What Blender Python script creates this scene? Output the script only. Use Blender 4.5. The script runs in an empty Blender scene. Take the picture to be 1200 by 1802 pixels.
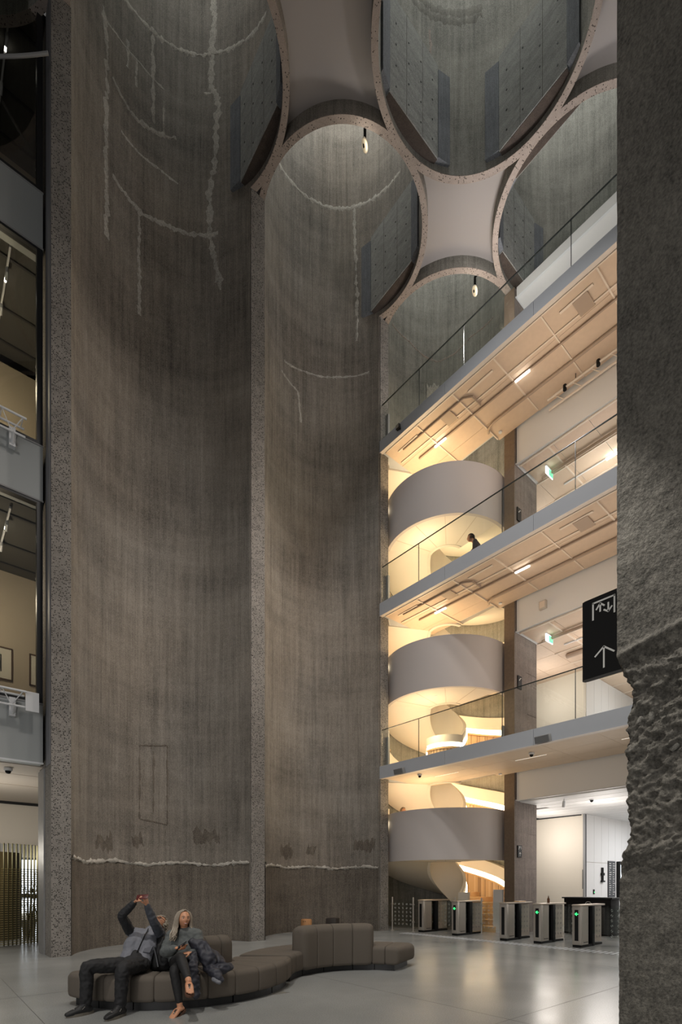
import bpy, bmesh, math, random
from math import sin, cos, pi, radians as R, sqrt, atan2
from mathutils import Vector, Matrix, noise
random.seed(7)
S = bpy.context.scene
COL = S.collection

# ---------------------------------------------------------------- camera
YAW = R(40.03)
cd = bpy.data.cameras.new('camera'); cam = bpy.data.objects.new('camera', cd); COL.objects.link(cam)
cam.location = (0, 0, 1.5); cam.rotation_euler = (pi/2, 0, -YAW)
cd.sensor_width = 36; cd.lens = 36*900/1802; cd.shift_y = (1557-901)/1802; cd.clip_start = .05
S.camera = cam
# ---------------------------------------------------------------- world and exposure
W = bpy.data.worlds.new('world'); S.world = W; W.use_nodes = True
W.node_tree.nodes['Background'].inputs[0].default_value = (1.0, .97, .93, 1)
W.node_tree.nodes['Background'].inputs[1].default_value = .085
S.view_settings.view_transform = 'Standard'; S.view_settings.look = 'None'
S.view_settings.exposure = 0.0; S.view_settings.gamma = 1; S.view_settings.use_curve_mapping = False
S.cycles.max_bounces = 8; S.cycles.diffuse_bounces = 4; S.cycles.transparent_max_bounces = 24
S.cycles.sample_clamp_indirect = 4; S.cycles.caustics_reflective = False; S.cycles.caustics_refractive = False

def lamp(name, kind, loc, power, color=(1, 1, 1), size=.2, target=None, spot=None, blend=.6, size_y=None):
    d = bpy.data.lights.new(name, kind); o = bpy.data.objects.new(name, d); COL.objects.link(o)
    o.location = loc; d.energy = power; d.color = color
    if kind == 'AREA':
        d.size = size
        if size_y: d.shape = 'RECTANGLE'; d.size_y = size_y
    else: d.shadow_soft_size = size
    if kind == 'SPOT': d.spot_size = R(spot); d.spot_blend = blend
    if target is not None:
        o.rotation_euler = (Vector(target)-Vector(loc)).to_track_quat('-Z', 'Y').to_euler()
    return o
WARM = (1, .74, .42); SOFTW = (1, .86, .68); NEUT = (1, .95, .88); COOL = (.82, .9, 1)
# roof glazing over the cells
for cx, cy, p in ((4.735, 11.2, 80), (9.455, 11.2, 150), (14.175, 11.2, 150), (4.735, 6.48, 90), (9.455, 6.48, 190), (14.175, 6.48, 130)):
    lamp('cell_skylight', 'AREA', (cx, cy, 27.7), p, (.98, 1, .96), 2.6, (cx, cy, 0))
# general light of the hall: the glazed entrance side behind the tripod and ceiling spots
lamp('entrance_daylight', 'AREA', (-7.0, -1.5, 3.6), 460, (1, .97, .95), 9, (8, 8.5, 2.0), size_y=6)
lamp('balcony_spot', 'SPOT', (4.6, 5.2, 18.6), 1050, (1, .97, .95), .12, (12.0, 7.6, 9.0), 74, .5)
lamp('balcony_spot', 'SPOT', (4.2, 9.0, 18.6), 420, (1, .97, .95), .12, (11.6, 5.0, 5.0), 60, .5)
lamp('hall_spot', 'SPOT', (-1.0, 2.5, 15.0), 3000, NEUT, .16, (2.6, 6.3, 0), 60)
lamp('hall_spot', 'SPOT', (4.0, 3.0, 17.0), 1250, (1, .92, .84), .5, (5.2, 11.2, 1), 80, 1.0)
lamp('hall_spot', 'SPOT', (8.0, 3.0, 17.0), 1100, (1, .92, .84), .5, (9.4, 11.2, 1), 80, 1.0)
lamp('truss_spot', 'SPOT', (11.2, 5.2, 15.2), 900, (1, .89, .81), .4, (2.9, 12.9, 8.5), 70, 1.0)
lamp('truss_spot', 'SPOT', (11.3, 7.0, 15.2), 660, (1, .89, .81), .4, (7.9, 13.0, 7.5), 66, 1.0)
lamp('pillar_rake_fill', 'SPOT', (4.5, 3.0, 8.2), 950, NEUT, .06, (5.5, 1.7, 2.4), 34, .9)  # added unseen spot, raking the wall end so its relief shows
lamp('gate_fill', 'SPOT', (9.5, 2.0, 9.5), 520, (1, .95, .88), .2, (12.4, 8.2, .5), 50, .9)  # added unseen spot that brightens the gates
lamp('gallery_fill', 'POINT', (12.7, 8.0, 17.7), 210, (1, .93, .88), .3)  # unseen points added to lighten the star soffits
lamp('gallery_fill', 'POINT', (12.9, 3.6, 17.9), 90, (1, .93, .88), .3)

# ---------------------------------------------------------------- helpers
def L(lat, dep, z=0.0):            # metres to the right of / in front of the tripod, height
    return Vector((cos(YAW)*lat + sin(YAW)*dep, -sin(YAW)*lat + cos(YAW)*dep, z))

class MB:
    def __init__(s): s.v = []; s.f = []
    def box(s, a, b, rot=None, org=None):
        n = len(s.v); x0, y0, z0 = a; x1, y1, z1 = b
        P = [(x0,y0,z0),(x1,y0,z0),(x1,y1,z0),(x0,y1,z0),(x0,y0,z1),(x1,y0,z1),(x1,y1,z1),(x0,y1,z1)]
        if rot is not None:
            o = Vector(org or (0,0,0)); P = [tuple(rot @ (Vector(p)-o) + o) for p in P]
        s.v += P
        s.f += [tuple(n+i for i in q) for q in ((0,3,2,1),(4,5,6,7),(0,1,5,4),(1,2,6,5),(2,3,7,6),(3,0,4,7))]
        return s
    def prism(s, pts, z0, z1):
        n = len(s.v); k = len(pts)
        s.v += [(p[0], p[1], z0) for p in pts] + [(p[0], p[1], z1) for p in pts]
        s.f += [tuple(n+k-1-i for i in range(k)), tuple(n+k+i for i in range(k))]
        s.f += [(n+i, n+(i+1) % k, n+k+(i+1) % k, n+k+i) for i in range(k)]
        return s
    def grid(s, rows, close_u=False, close_v=False):
        n = len(s.v); a = len(rows); b = len(rows[0])
        for r in rows: s.v += [tuple(p) for p in r]
        for i in range(a if close_u else a-1):
            for j in range(b if close_v else b-1):
                i2 = (i+1) % a; j2 = (j+1) % b
                s.f.append((n+i*b+j, n+i*b+j2, n+i2*b+j2, n+i2*b+j))
        return s
    def tube(s, pts, r, n=8, caps=True, close=False):
        pts = [Vector(p) for p in pts]; rows = []
        rr = r if isinstance(r, (list, tuple)) else [r]*len(pts)
        up = None
        for i, p in enumerate(pts):
            if close: t = pts[(i+1) % len(pts)] - pts[i-1]
            else: t = pts[min(i+1, len(pts)-1)] - pts[max(i-1, 0)]
            t.normalize()
            if up is None: up = Vector((0,0,1)) if abs(t.z) < .9 else Vector((1,0,0))
            a = t.cross(up); a.normalize(); b = a.cross(t); b.normalize(); up = b
            rows.append([p + a*(cos(2*pi*k/n)*rr[i]) + b*(sin(2*pi*k/n)*rr[i]) for k in range(n)])
        m = len(s.v); s.grid(rows, close_u=close, close_v=True)
        if caps and not close:
            s.f.append(tuple(m+n-1-k for k in range(n))); e = m+(len(rows)-1)*n
            s.f.append(tuple(e+k for k in range(n)))
        return s
    def lathe(s, prof, c=(0,0,0), n=24, a0=0, a1=2*pi):
        full = abs(a1-a0-2*pi) < 1e-6; k = n if full else n+1
        rows = [[(c[0]+r*cos(a0+(a1-a0)*i/n), c[1]+r*sin(a0+(a1-a0)*i/n), c[2]+z) for r, z in prof] for i in range(k)]
        s.grid(rows, close_u=full)
        return s
    def build(s, name, mat, parent=None, smooth=False, ang=35, fix=True):
        me = bpy.data.meshes.new(name); me.from_pydata([tuple(v) for v in s.v], [], s.f)
        if fix or smooth:
            bm = bmesh.new(); bm.from_mesh(me)
            if fix:
                bmesh.ops.remove_doubles(bm, verts=bm.verts, dist=1e-5)
                bmesh.ops.recalc_face_normals(bm, faces=bm.faces)
            if smooth:
                for f in bm.faces: f.smooth = True
                for e in bm.edges:
                    e.smooth = len(e.link_faces) == 2 and e.calc_face_angle(0) < R(ang)
            bm.to_mesh(me); bm.free()
        me.materials.append(mat)
        o = bpy.data.objects.new(name, me); COL.objects.link(o)
        if parent is not None: put(o, parent)
        return o
def put(o, parent):
    o.parent = parent
    o.matrix_parent_inverse = world_of(parent).inverted()
def world_of(o):
    m = Matrix.Translation(o.location) @ o.rotation_euler.to_matrix().to_4x4()
    return world_of(o.parent) @ o.matrix_parent_inverse @ m if o.parent else m
def empty(name, loc=(0,0,0)):
    o = bpy.data.objects.new(name, None); o.location = loc; o.empty_display_size = .1; COL.objects.link(o); return o
def tag(o, label=None, cat=None, group=None, kind=None):
    if label: o['label'] = label
    if cat: o['category'] = cat
    if group: o['group'] = group
    if kind: o['kind'] = kind
    return o
def struct(o, label=None): return tag(o, label, None, None, 'structure')
def inst(name, me, parent, mat=None):
    o = bpy.data.objects.new(name, me); COL.objects.link(o)
    if parent is not None: put(o, parent)
    return o
def bevel(o, w, seg=2):
    bm = bmesh.new(); bm.from_mesh(o.data)
    es = [e for e in bm.edges if len(e.link_faces) == 2 and e.calc_face_angle(0) > R(30)]
    bmesh.ops.bevel(bm, geom=es, offset=w, segments=seg, affect='EDGES', clamp_overlap=True, profile=.5)
    for f in bm.faces: f.smooth = True
    for e in bm.edges: e.smooth = len(e.link_faces) == 2 and e.calc_face_angle(0) < R(40)
    bm.to_mesh(o.data); bm.free(); return o

# ---------------------------------------------------------------- materials
def srgb(r, g, b):
    f = lambda c: (c/255/12.92) if c/255 <= .04045 else ((c/255+.055)/1.055)**2.4
    return (f(r), f(g), f(b), 1)
def newmat(name):
    m = bpy.data.materials.new(name); m.use_nodes = True; nt = m.node_tree
    return m, nt, nt.nodes['Principled BSDF']
def plain(name, c, rough=.6, metal=0., spec=.5, noise_amt=0., nscale=20, bump=0., bscale=80):
    m, nt, b = newmat(name); N = nt.nodes; K = nt.links
    b.inputs['Base Color'].default_value = c; b.inputs['Roughness'].default_value = rough
    b.inputs['Metallic'].default_value = metal; b.inputs['Specular IOR Level'].default_value = spec
    if noise_amt or bump:
        tc = N.new('ShaderNodeTexCoord')
    if noise_amt:
        n = N.new('ShaderNodeTexNoise'); n.inputs['Scale'].default_value = nscale; n.inputs['Detail'].default_value = 5
        K.new(tc.outputs['Object'], n.inputs['Vector'])
        mx = N.new('ShaderNodeMix'); mx.data_type = 'RGBA'
        mx.inputs['A'].default_value = tuple(x*(1-noise_amt) for x in c[:3])+(1,)
        mx.inputs['B'].default_value = tuple(min(1, x*(1+noise_amt)) for x in c[:3])+(1,)
        K.new(n.outputs['Fac'], mx.inputs['Factor']); K.new(mx.outputs['Result'], b.inputs['Base Color'])
    if bump:
        n2 = N.new('ShaderNodeTexNoise'); n2.inputs['Scale'].default_value = bscale; n2.inputs['Detail'].default_value = 4
        K.new(tc.outputs['Object'], n2.inputs['Vector'])
        bp = N.new('ShaderNodeBump'); bp.inputs['Strength'].default_value = bump; bp.inputs['Distance'].default_value = .01
        K.new(n2.outputs['Fac'], bp.inputs['Height']); K.new(bp.outputs['Normal'], b.inputs['Normal'])
    return m
def emit(name, c, s):
    m, nt, b = newmat(name)
    b.inputs['Base Color'].default_value = c; b.inputs['Emission Color'].default_value = c; b.inputs['Emission Strength'].default_value = s
    return m
def glass(name, tint=(1,1,1,1), gloss=.08, rough=.0):
    m, nt, b = newmat(name); N = nt.nodes; K = nt.links; N.remove(b)
    t = N.new('ShaderNodeBsdfTransparent'); t.inputs[0].default_value = tint
    g = N.new('ShaderNodeBsdfGlossy'); g.inputs['Roughness'].default_value = rough
    fr = N.new('ShaderNodeLayerWeight'); fr.inputs[0].default_value = .5
    pw = N.new('ShaderNodeMath'); pw.operation = 'POWER'; pw.inputs[1].default_value = 5
    mu = N.new('ShaderNodeMath'); mu.operation = 'MULTIPLY_ADD'; mu.inputs[1].default_value = .5; mu.inputs[2].default_value = gloss
    mu.use_clamp = True; K.new(fr.outputs['Facing'], pw.inputs[0])
    mx = N.new('ShaderNodeMixShader'); K.new(pw.outputs[0], mu.inputs[0]); K.new(mu.outputs[0], mx.inputs[0])
    K.new(t.outputs[0], mx.inputs[1]); K.new(g.outputs[0], mx.inputs[2]); K.new(mx.outputs[0], N['Material Output'].inputs[0])
    return m
def concrete(name, dark, light, warm=None, streak=(2.2, 2.2, .10), speck=0., speck_scale=26, bump=.5, grain=60, planks=0.):
    """cast concrete: vertical slip-form streaks, cloudy blotches, grain and (on sawn faces) dark aggregate"""
    m, nt, b = newmat(name); N = nt.nodes; K = nt.links
    g = N.new('ShaderNodeNewGeometry')
    def nz(scale, sc3=(1,1,1), detail=6, rough=.6):
        mp = N.new('ShaderNodeMapping'); mp.inputs['Scale'].default_value = sc3; K.new(g.outputs['Position'], mp.inputs['Vector'])
        n = N.new('ShaderNodeTexNoise'); n.inputs['Scale'].default_value = scale; n.inputs['Detail'].default_value = detail
        n.inputs['Roughness'].default_value = rough; K.new(mp.outputs['Vector'], n.inputs['Vector']); return n.outputs['Fac']
    def math_(op, a, bb):
        q = N.new('ShaderNodeMath'); q.operation = op
        for i, x in enumerate((a, bb)):
            if isinstance(x, (int, float)): q.inputs[i].default_value = x
            else: K.new(x, q.inputs[i])
        return q.outputs[0]
    st = nz(3.2, streak, 7, .62); st2 = nz(11, (streak[0], streak[1], streak[2]*.6), 4, .6)
    bl = nz(.55, (1, 1, .8), 6, .65); gr = nz(grain, (1,1,1), 3, .7); md = nz(9, (1, 1, .7), 6, .7); lift = nz(1.0, (.12, .12, 1.1), 5, .65)
    v = math_('ADD', math_('ADD', math_('MULTIPLY', st, .34), math_('MULTIPLY', st2, .24)),
              math_('ADD', math_('ADD', math_('MULTIPLY', bl, .34), math_('MULTIPLY', gr, .75)), math_('ADD', math_('MULTIPLY', md, .18), math_('MULTIPLY', lift, .34))))
    mr = N.new('ShaderNodeMapRange'); mr.inputs[1].default_value = .84; mr.inputs[2].default_value = 1.34; K.new(v, mr.inputs[0])
    mx = N.new('ShaderNodeMix'); mx.data_type = 'RGBA'; mx.inputs['A'].default_value = dark; mx.inputs['B'].default_value = light
    K.new(mr.outputs[0], mx.inputs['Factor']); col = mx.outputs['Result']
    if warm:
        mw = N.new('ShaderNodeMix'); mw.data_type = 'RGBA'; mw.blend_type = 'MULTIPLY'
        w = nz(.33, (1, 1, .5), 4, .5); rr = N.new('ShaderNodeMapRange'); rr.inputs[1].default_value = .4; rr.inputs[2].default_value = .62; K.new(w, rr.inputs[0])
        mw.inputs['B'].default_value = warm; K.new(col, mw.inputs['A']); K.new(rr.outputs[0], mw.inputs['Factor']); col = mw.outputs['Result']
    h = math_('ADD', math_('ADD', math_('MULTIPLY', gr, .5), math_('MULTIPLY', md, .6)), math_('MULTIPLY', st2, .35))
    if speck:
        vo = N.new('ShaderNodeTexVoronoi'); vo.inputs['Scale'].default_value = speck_scale; K.new(g.outputs['Position'], vo.inputs['Vector'])
        sep = N.new('ShaderNodeSeparateColor'); K.new(vo.outputs['Color'], sep.inputs[0])
        pick = math_('LESS_THAN', sep.outputs[0], speck); near = math_('LESS_THAN', vo.outputs['Distance'], .42)
        ms = N.new('ShaderNodeMix'); ms.data_type = 'RGBA'; ms.inputs['B'].default_value = tuple(x*.22 for x in dark[:3])+(1,)
        K.new(math_('MULTIPLY', pick, near), ms.inputs['Factor']); K.new(col, ms.inputs['A']); col = ms.outputs['Result']
    K.new(col, b.inputs['Base Color']); b.inputs['Roughness'].default_value = .88; b.inputs['Specular IOR Level'].default_value = .25
    bp = N.new('ShaderNodeBump'); bp.inputs['Strength'].default_value = bump; bp.inputs['Distance'].default_value = .02
    K.new(h, bp.inputs['Height']); K.new(bp.outputs['Normal'], b.inputs['Normal'])
    return m
M = {}
M['silo'] = concrete('silo concrete', srgb(68, 65, 61), srgb(172, 166, 157), (1, .955, .91, 1))
M['cell'] = concrete('cell concrete', srgb(70, 70, 66), srgb(176, 174, 166))
M['base'] = concrete('rough base concrete', srgb(52, 48, 44), srgb(142, 133, 122), None, (3, 3, .2), bump=.9, grain=45)
M['sawn'] = concrete('sawn concrete with aggregate', srgb(98, 95, 91), srgb(156, 151, 145), None, (1,1,1), .42, 38, .2)
M['sawn_pink'] = concrete('sawn concrete rim', srgb(128, 118, 112), srgb(176, 164, 156), None, (1,1,1), .16, 34, .2)
M['board'] = concrete('board marked concrete', srgb(98, 100, 99), srgb(182, 183, 179), None, (.8, .8, 3.0), bump=.4)
M['ply'] = concrete('plywood marked strip', srgb(72, 75, 80), srgb(140, 144, 150), None, (6, 6, .3))
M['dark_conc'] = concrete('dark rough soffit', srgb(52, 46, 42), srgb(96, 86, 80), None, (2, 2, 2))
M['pillar'] = concrete('hacked concrete', srgb(46, 45, 42), srgb(122, 118, 110), None, (2.5, 2.5, 1.2), bump=1.0, grain=34)
M['column'] = concrete('board formed column', srgb(70, 64, 61), srgb(164, 153, 146), None, (7, 7, .14), bump=.5)
M['mortar'] = concrete('pale mortar repair', srgb(112, 107, 100), srgb(222, 217, 207), None, (2, 2, 2), bump=1.0, grain=40)
M['dark_cell'] = concrete('darker cell concrete', srgb(62, 61, 57), srgb(150, 147, 139))
M['plaster'] = plain('white plaster', srgb(226, 219, 208), .75)
M['soffit'] = plain('pale star soffit', srgb(158, 153, 151), .8)
M['drum'] = plain('lilac grey drum plaster', srgb(200, 193, 190), .6)
M['white'] = plain('white painted panel', srgb(226, 225, 224), .55)
M['fascia'] = plain('light grey steel fascia', srgb(184, 188, 194), .45, noise_amt=.03, nscale=3)
M['panel_wood'] = plain('pale veneer ceiling panel', srgb(220, 203, 184), .6, noise_amt=.05, nscale=6)
M['mesh_panel'] = plain('expanded metal ceiling panel', srgb(212, 190, 168), .6, noise_amt=.07, nscale=9)
M['rib'] = plain('pale ceiling rib', srgb(226, 212, 196), .5)
M['duct'] = plain('grey brown pipe', srgb(172, 152, 134), .5)
M['black'] = plain('black lacquer', srgb(20, 20, 21), .55, spec=.25)
M['dark_metal'] = plain('anthracite metal', srgb(46, 47, 49), .4, .3)
M['steel'] = plain('brushed steel', srgb(190, 183, 174), .38, .55, noise_amt=.08, nscale=60)
M['white_metal'] = plain('white metal', srgb(218, 220, 222), .4)
M['grey_metal'] = plain('grey speaker grille', srgb(150, 150, 150), .5)
M['print'] = plain('white print', srgb(224, 224, 220), .6)
M['glass'] = glass('clear glass', (.95, .97, .96, 1), .05)
M['glass_edge'] = plain('polished glass edge', srgb(48, 54, 52), .2)
M['window'] = glass('window glass', (.80, .80, .78, 1), .07)
M['etched'] = plain('etched mark', srgb(214, 214, 212), .6)
M['oak'] = plain('oak step', srgb(222, 184, 138), .45, noise_amt=.12, nscale=5)
M['slat_a'] = plain('oak slat', srgb(214, 182, 140), .5); M['slat_b'] = plain('dark gap slat', srgb(172, 140, 106), .5); M['slat_c'] = plain('pale slat', srgb(228, 202, 164), .5)
M['led'] = emit('warm LED', (1, .86, .60, 1), 9.0)
M['led_w'] = emit('white LED', (1, .95, .86, 1), 14.0)
M['led_c'] = emit('cool LED', (.85, .93, 1, 1), 20.0)
M['green'] = emit('green arrow light', (.05, 1, .25, 1), 1.6)
M['sofa'] = plain('taupe wool upholstery', srgb(102, 95, 87), .95, spec=.15, noise_amt=.14, nscale=260, bump=.25, bscale=420)
M['seam'] = plain('sofa piping', srgb(60, 57, 52), .9)
M['beige'] = plain('warm white wall', srgb(228, 220, 206), .7)
M['gallery'] = plain('beige gallery wall', srgb(196, 182, 160), .8)

def floor_mat():
    m, nt, b = newmat('polished concrete floor'); N = nt.nodes; K = nt.links
    g = N.new('ShaderNodeNewGeometry')
    def nz(s, d):
        n = N.new('ShaderNodeTexNoise'); n.inputs['Scale'].default_value = s; n.inputs['Detail'].default_value = d; K.new(g.outputs['Position'], n.inputs['Vector']); return n.outputs['Fac']
    a = nz(.8, 6); c = nz(70, 3)
    mx = N.new('ShaderNodeMix'); mx.data_type = 'RGBA'; mx.inputs['A'].default_value = srgb(126, 128, 127); mx.inputs['B'].default_value = srgb(162, 164, 162); K.new(a, mx.inputs['Factor'])
    m2 = N.new('ShaderNodeMix'); m2.data_type = 'RGBA'; m2.blend_type = 'OVERLAY'; m2.inputs['Factor'].default_value = .35; K.new(mx.outputs['Result'], m2.inputs['A']); K.new(c, m2.inputs['B'])
    K.new(m2.outputs['Result'], b.inputs['Base Color'])
    r = N.new('ShaderNodeMapRange'); r.inputs[3].default_value = .16; r.inputs[4].default_value = .30; K.new(a, r.inputs[0]); K.new(r.outputs[0], b.inputs['Roughness'])
    b.inputs['Specular IOR Level'].default_value = .45
    bp = N.new('ShaderNodeBump'); bp.inputs['Strength'].default_value = .03; bp.inputs['Distance'].default_value = .01; K.new(a, bp.inputs['Height']); K.new(bp.outputs['Normal'], b.inputs['Normal'])
    return m
M['floor'] = floor_mat()

# ================================================================ STRUCTURE
SP = 4.72; RI = 2.26; RO = 2.42; YR = 11.2; YC = 11.9; ZC = 19.95; ZT = 28.0
CX = (0.015, 4.710, 9.455, 14.175); CYS = (11.2, 6.48, 1.76)
fl = MB().box((-14, -12, -.3), (34, 34, 0)).build('floor', M['floor']); struct(fl, 'grey polished concrete floor of the hall')
# saw-cut joints in the floor
def strip(p, q, w, z0, z1, mb):
    p = Vector(p); q = Vector(q); d = (q-p).normalized(); n = Vector((-d.y, d.x, 0))*w/2
    mb.prism([p-n, q-n, q+n, p+n], z0, z1); return mb
dark_joint = plain('joint sealant', srgb(60, 60, 58), .6)
for p, q in (((-6, 3.15, 0), (11.5, 3.15, 0)), ((5.1, -3, 0), (5.1, 11.8, 0)), ((9.8, -3, 0), (9.8, 11.8, 0)), ((-6, 8.0, 0), (11.9, 8.0, 0)), ((1.1, -3, 0), (1.1, 11.8, 0))):
    strip(p, q, .006, -.01, .0006, MB()).build('floor_joint', dark_joint, fl)

def shell(cx, cy, full_range, mat, n=120):
    """slip-formed silo cell: full ring above ZC, and the wall down to the floor over full_range (degrees)"""
    mb = MB()
    def arc(a0, a1, z0, z1, k):
        ri = [(cx+RI*cos(R(a0+(a1-a0)*i/k)), cy+RI*sin(R(a0+(a1-a0)*i/k))) for i in range(k+1)]
        ro = [(cx+RO*cos(R(a0+(a1-a0)*i/k)), cy+RO*sin(R(a0+(a1-a0)*i/k))) for i in range(k+1)]
        rows = []
        for a, b in zip(ri, ro):
            rows.append([(a[0], a[1], z0), (a[0], a[1], z1), (b[0], b[1], z1), (b[0], b[1], z0)])
        m = len(mb.v); mb.grid(rows, close_v=True)
        if abs(a1-a0) < 359.9:
            mb.f.append((m, m+1, m+2, m+3)); e = m+k*4; mb.f.append((e, e+1, e+2, e+3))
    arc(0, 360, ZC, ZT, n)
    if full_range: arc(full_range[0], full_range[1], -.02, ZC-.0005, int((full_range[1]-full_range[0])/3))
    return mb.build('wall_back', mat, smooth=True, ang=30)
aC = math.degrees(math.asin((YC-YR)/RI))
walls = {}
WL = {(1, 0): 'tall concave concrete bay behind the seated pair', (2, 0): 'second tall concave concrete bay behind the block of sofa backrests', (3, 0): 'concrete stair silo wrapping the lit spiral stair'}
for i, cx in enumerate(CX):
    for j, cy in enumerate(CYS):
        rng = None; mat = M['cell']
        if j == 0 and i in (1, 2): rng = (aC, 180-aC); mat = M['silo']
        if j == 0 and i == 3: rng = (-78, 180-aC)
        w = shell(cx, cy, rng, mat); walls[(i, j)] = w
        w.name = 'wall_back' if j == 0 else ('wall_front' if j == 2 else 'wall_middle')
        struct(w, WL.get((i, j)))
        # sawn rim under the ring
        rim = MB(); k = 96
        rows = [[(cx+r*cos(2*pi*q/k), cy+r*sin(2*pi*q/k), z) for r, z in ((RI+.002, ZC-.012-.003*((i+j) % 2)), (RO, ZC-.012-.003*((i+j) % 2)), (RO, ZC+.02), (RI+.002, ZC+.02))] for q in range(k)]
        rim.grid(rows, close_u=True, close_v=True)
        rim.build('rim', M['sawn_pink'], w, smooth=True)
# roof over the cells
struct(MB().box((-3, -1.5, ZT), (17.5, 14.2, ZT+.2)).build('ceiling', M['white']))
# star-shaped soffits between the cells
for i in range(3):
    for j in range(2):
        x = CX[i]+SP/2; y = CYS[j]-SP/2; pts = []
        for qx, qy, a0 in ((1, 1, 270), (-1, 1, 0), (-1, -1, 90), (1, -1, 180)):
            ccx = x+qx*SP/2; ccy = y+qy*SP/2
            for k in range(13):
                a = R(a0-90*k/12) if False else R({(1,1):270-90*k/12, (-1,1):360-90*k/12, (-1,-1):90-90*k/12, (1,-1):180-90*k/12}[(qx,qy)])
                pts.append((ccx+2.352*cos(a), ccy+2.352*sin(a)))
        # order the outline round the star
        pts.sort(key=lambda p: atan2(p[1]-y, p[0]-x))
        mb = MB(); n = len(pts)
        for z in (20.3, 20.4):
            o = len(mb.v); mb.v.append((x, y, z)); mb.v += [(p[0], p[1], z) for p in pts]
            mb.f += [(o, o+1+k, o+1+(k+1) % n) for k in range(n)]
        mb.f += [(1+k, 1+(k+1) % n, n+2+(k+1) % n, n+2+k) for k in range(n)]
        struct(mb.build('ceiling', M['soffit']))
# pilasters between the bays
pil = []
for i, (x0, x1, y1) in enumerate(((2.2, 2.57, 13.1), (6.88, 7.29, 12.7), (11.65, 12.01, 12.7))):
    o = MB().box((x0, YC-.02, -.01), (x1, y1, ZC-.02)).build('trim_%d' % (i+1), M['sawn']); pil.append(o)
    struct(o, ('sawn concrete wall end at the far left', 'sawn concrete wall end between the two tall bays', 'sawn concrete wall end beside the balconies')[i])
MB().box((2.17, 12.5, 0), (2.2, 13.1, 4.0)).build('edge_strip', plain('galvanised strip', srgb(150, 150, 150), .5, .3, noise_amt=.2, nscale=8), pil[0])
MB().box((2.185, 12.30, 4.0), (2.2, 12.38, ZC)).build('steel_angle', M['dark_metal'], pil[0])
MB().box((2.18, 11.93, 4.0), (2.2, 12.30, ZC)).build('grey_sheet', plain('grey sheet lining', srgb(122, 122, 126), .6), pil[0])

# ---- wall base: rougher, proud zone under the broken day-joint
def cyl_ribbon(cx, cy, pts, w, r, name, mat, parent, proud=.012, jag=.35, seed=0, horiz=False):
    """irregular mortar ribbon on the inside of a cell; pts = (angle deg, z)"""
    P = []
    for (a, z), (a2, z2) in zip(pts, pts[1:]):
        ln = sqrt(((a2-a)*pi/180*r)**2+(z2-z)**2); k = max(1, int(ln/.05))
        for q in range(k): P.append((a+(a2-a)*q/k, z+(z2-z)*q/k))
    P.append(pts[-1]); rows = []
    for i, (a, z) in enumerate(P):
        a1, z1 = P[max(0, i-1)]; a2, z2 = P[min(len(P)-1, i+1)]
        du = (a2-a1)*pi/180*r; dz = z2-z1; l = sqrt(du*du+dz*dz) or 1
        nu, nz_ = -dz/l, du/l
        v = noise.noise(Vector((a*.31, z*3.1, seed))); v2 = noise.noise(Vector((a*.9+9, z*7.7, seed+5)))
        off = v*w*.45
        hw = w/2*(1+jag*v2*1.6+jag*.8*noise.noise(Vector((a*2.1, z*16, seed+2))))
        row = []
        for t, d in ((-1, -.004), (-.72, proud*(.7+v)), (0, proud*(1+v2)), (.72, proud*(.7-v)), (1, -.004)):
            uu = (off+t*hw)*nu; zz = z+(off+t*hw)*nz_
            aa = R(a)+uu/r; rr = r-d
            row.append((cx+rr*cos(aa), cy+rr*sin(aa), zz))
        rows.append(row)
    return MB().grid(rows).build(name, mat, parent, smooth=True, ang=60)

for ci in (1, 2):
    cx = CX[ci]; w = walls[(ci, 0)]; rows = []; k = 150; a0 = aC+.3; a1 = 180-aC-.3
    for i in range(k+1):
        a = a0+(a1-a0)*i/k; row = []
        top = 2.05+.05*noise.noise(Vector((a*.06, ci, 0)))+.06*noise.noise(Vector((a*.4, ci, 3)))
        for z, d in ((0, .02), (.6, .022), (1.3, .022), (1.8, .024), (top-.03, .026), (top, .018), (top+.02, -.01)):
            dd = d+.006*noise.noise(Vector((a*.5, z*4, ci)))*(1 if d > 0 else 0); rr = RI-dd
            row.append((cx+rr*cos(R(a)), YR+rr*sin(R(a)), z))
        rows.append(row)
    MB().grid(rows).build('wall_base', M['base'], w, smooth=True, ang=50)
    cyl_ribbon(cx, YR, [(a1-q*(a1-a0)/12, 2.06+.04*sin(q*1.7+ci)) for q in range(13)], .085, RI-.02, 'broken_edge', M['mortar'], w, .03, .9, ci)
w1 = walls[(1, 0)]; w2 = walls[(2, 0)]
for a_, b_ in (((95, 3.2), (95, 5.1)), ((77, 3.1), (77, 5.2)), ((86, 3.4), (86, 5.0)), ((95, 5.1), (77, 5.2)), ((95, 3.2), (77, 3.1))):
    cyl_ribbon(CX[1], YR, [a_, b_], .05, RI, 'formwork_mark', M['base'], w1, .004, .8, int(a_[0]))
for a_, z_, ln in ((100, 2.6, 7), (60, 2.75, 18), (128, 2.5, 14)):
    cyl_ribbon(CX[1], YR, [(a_, z_), (a_-ln, z_+.05)], .4, RI, 'dark_patch', M['base'], w1, .002, .7, int(a_)); cyl_ribbon(CX[2], YR, [(a_-20, z_+.1), (a_-20-ln, z_)], .4, RI, 'dark_patch', M['base'], w2, .002, .7, int(a_)+3)  # darker rough patches a little above the wall base
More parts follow.
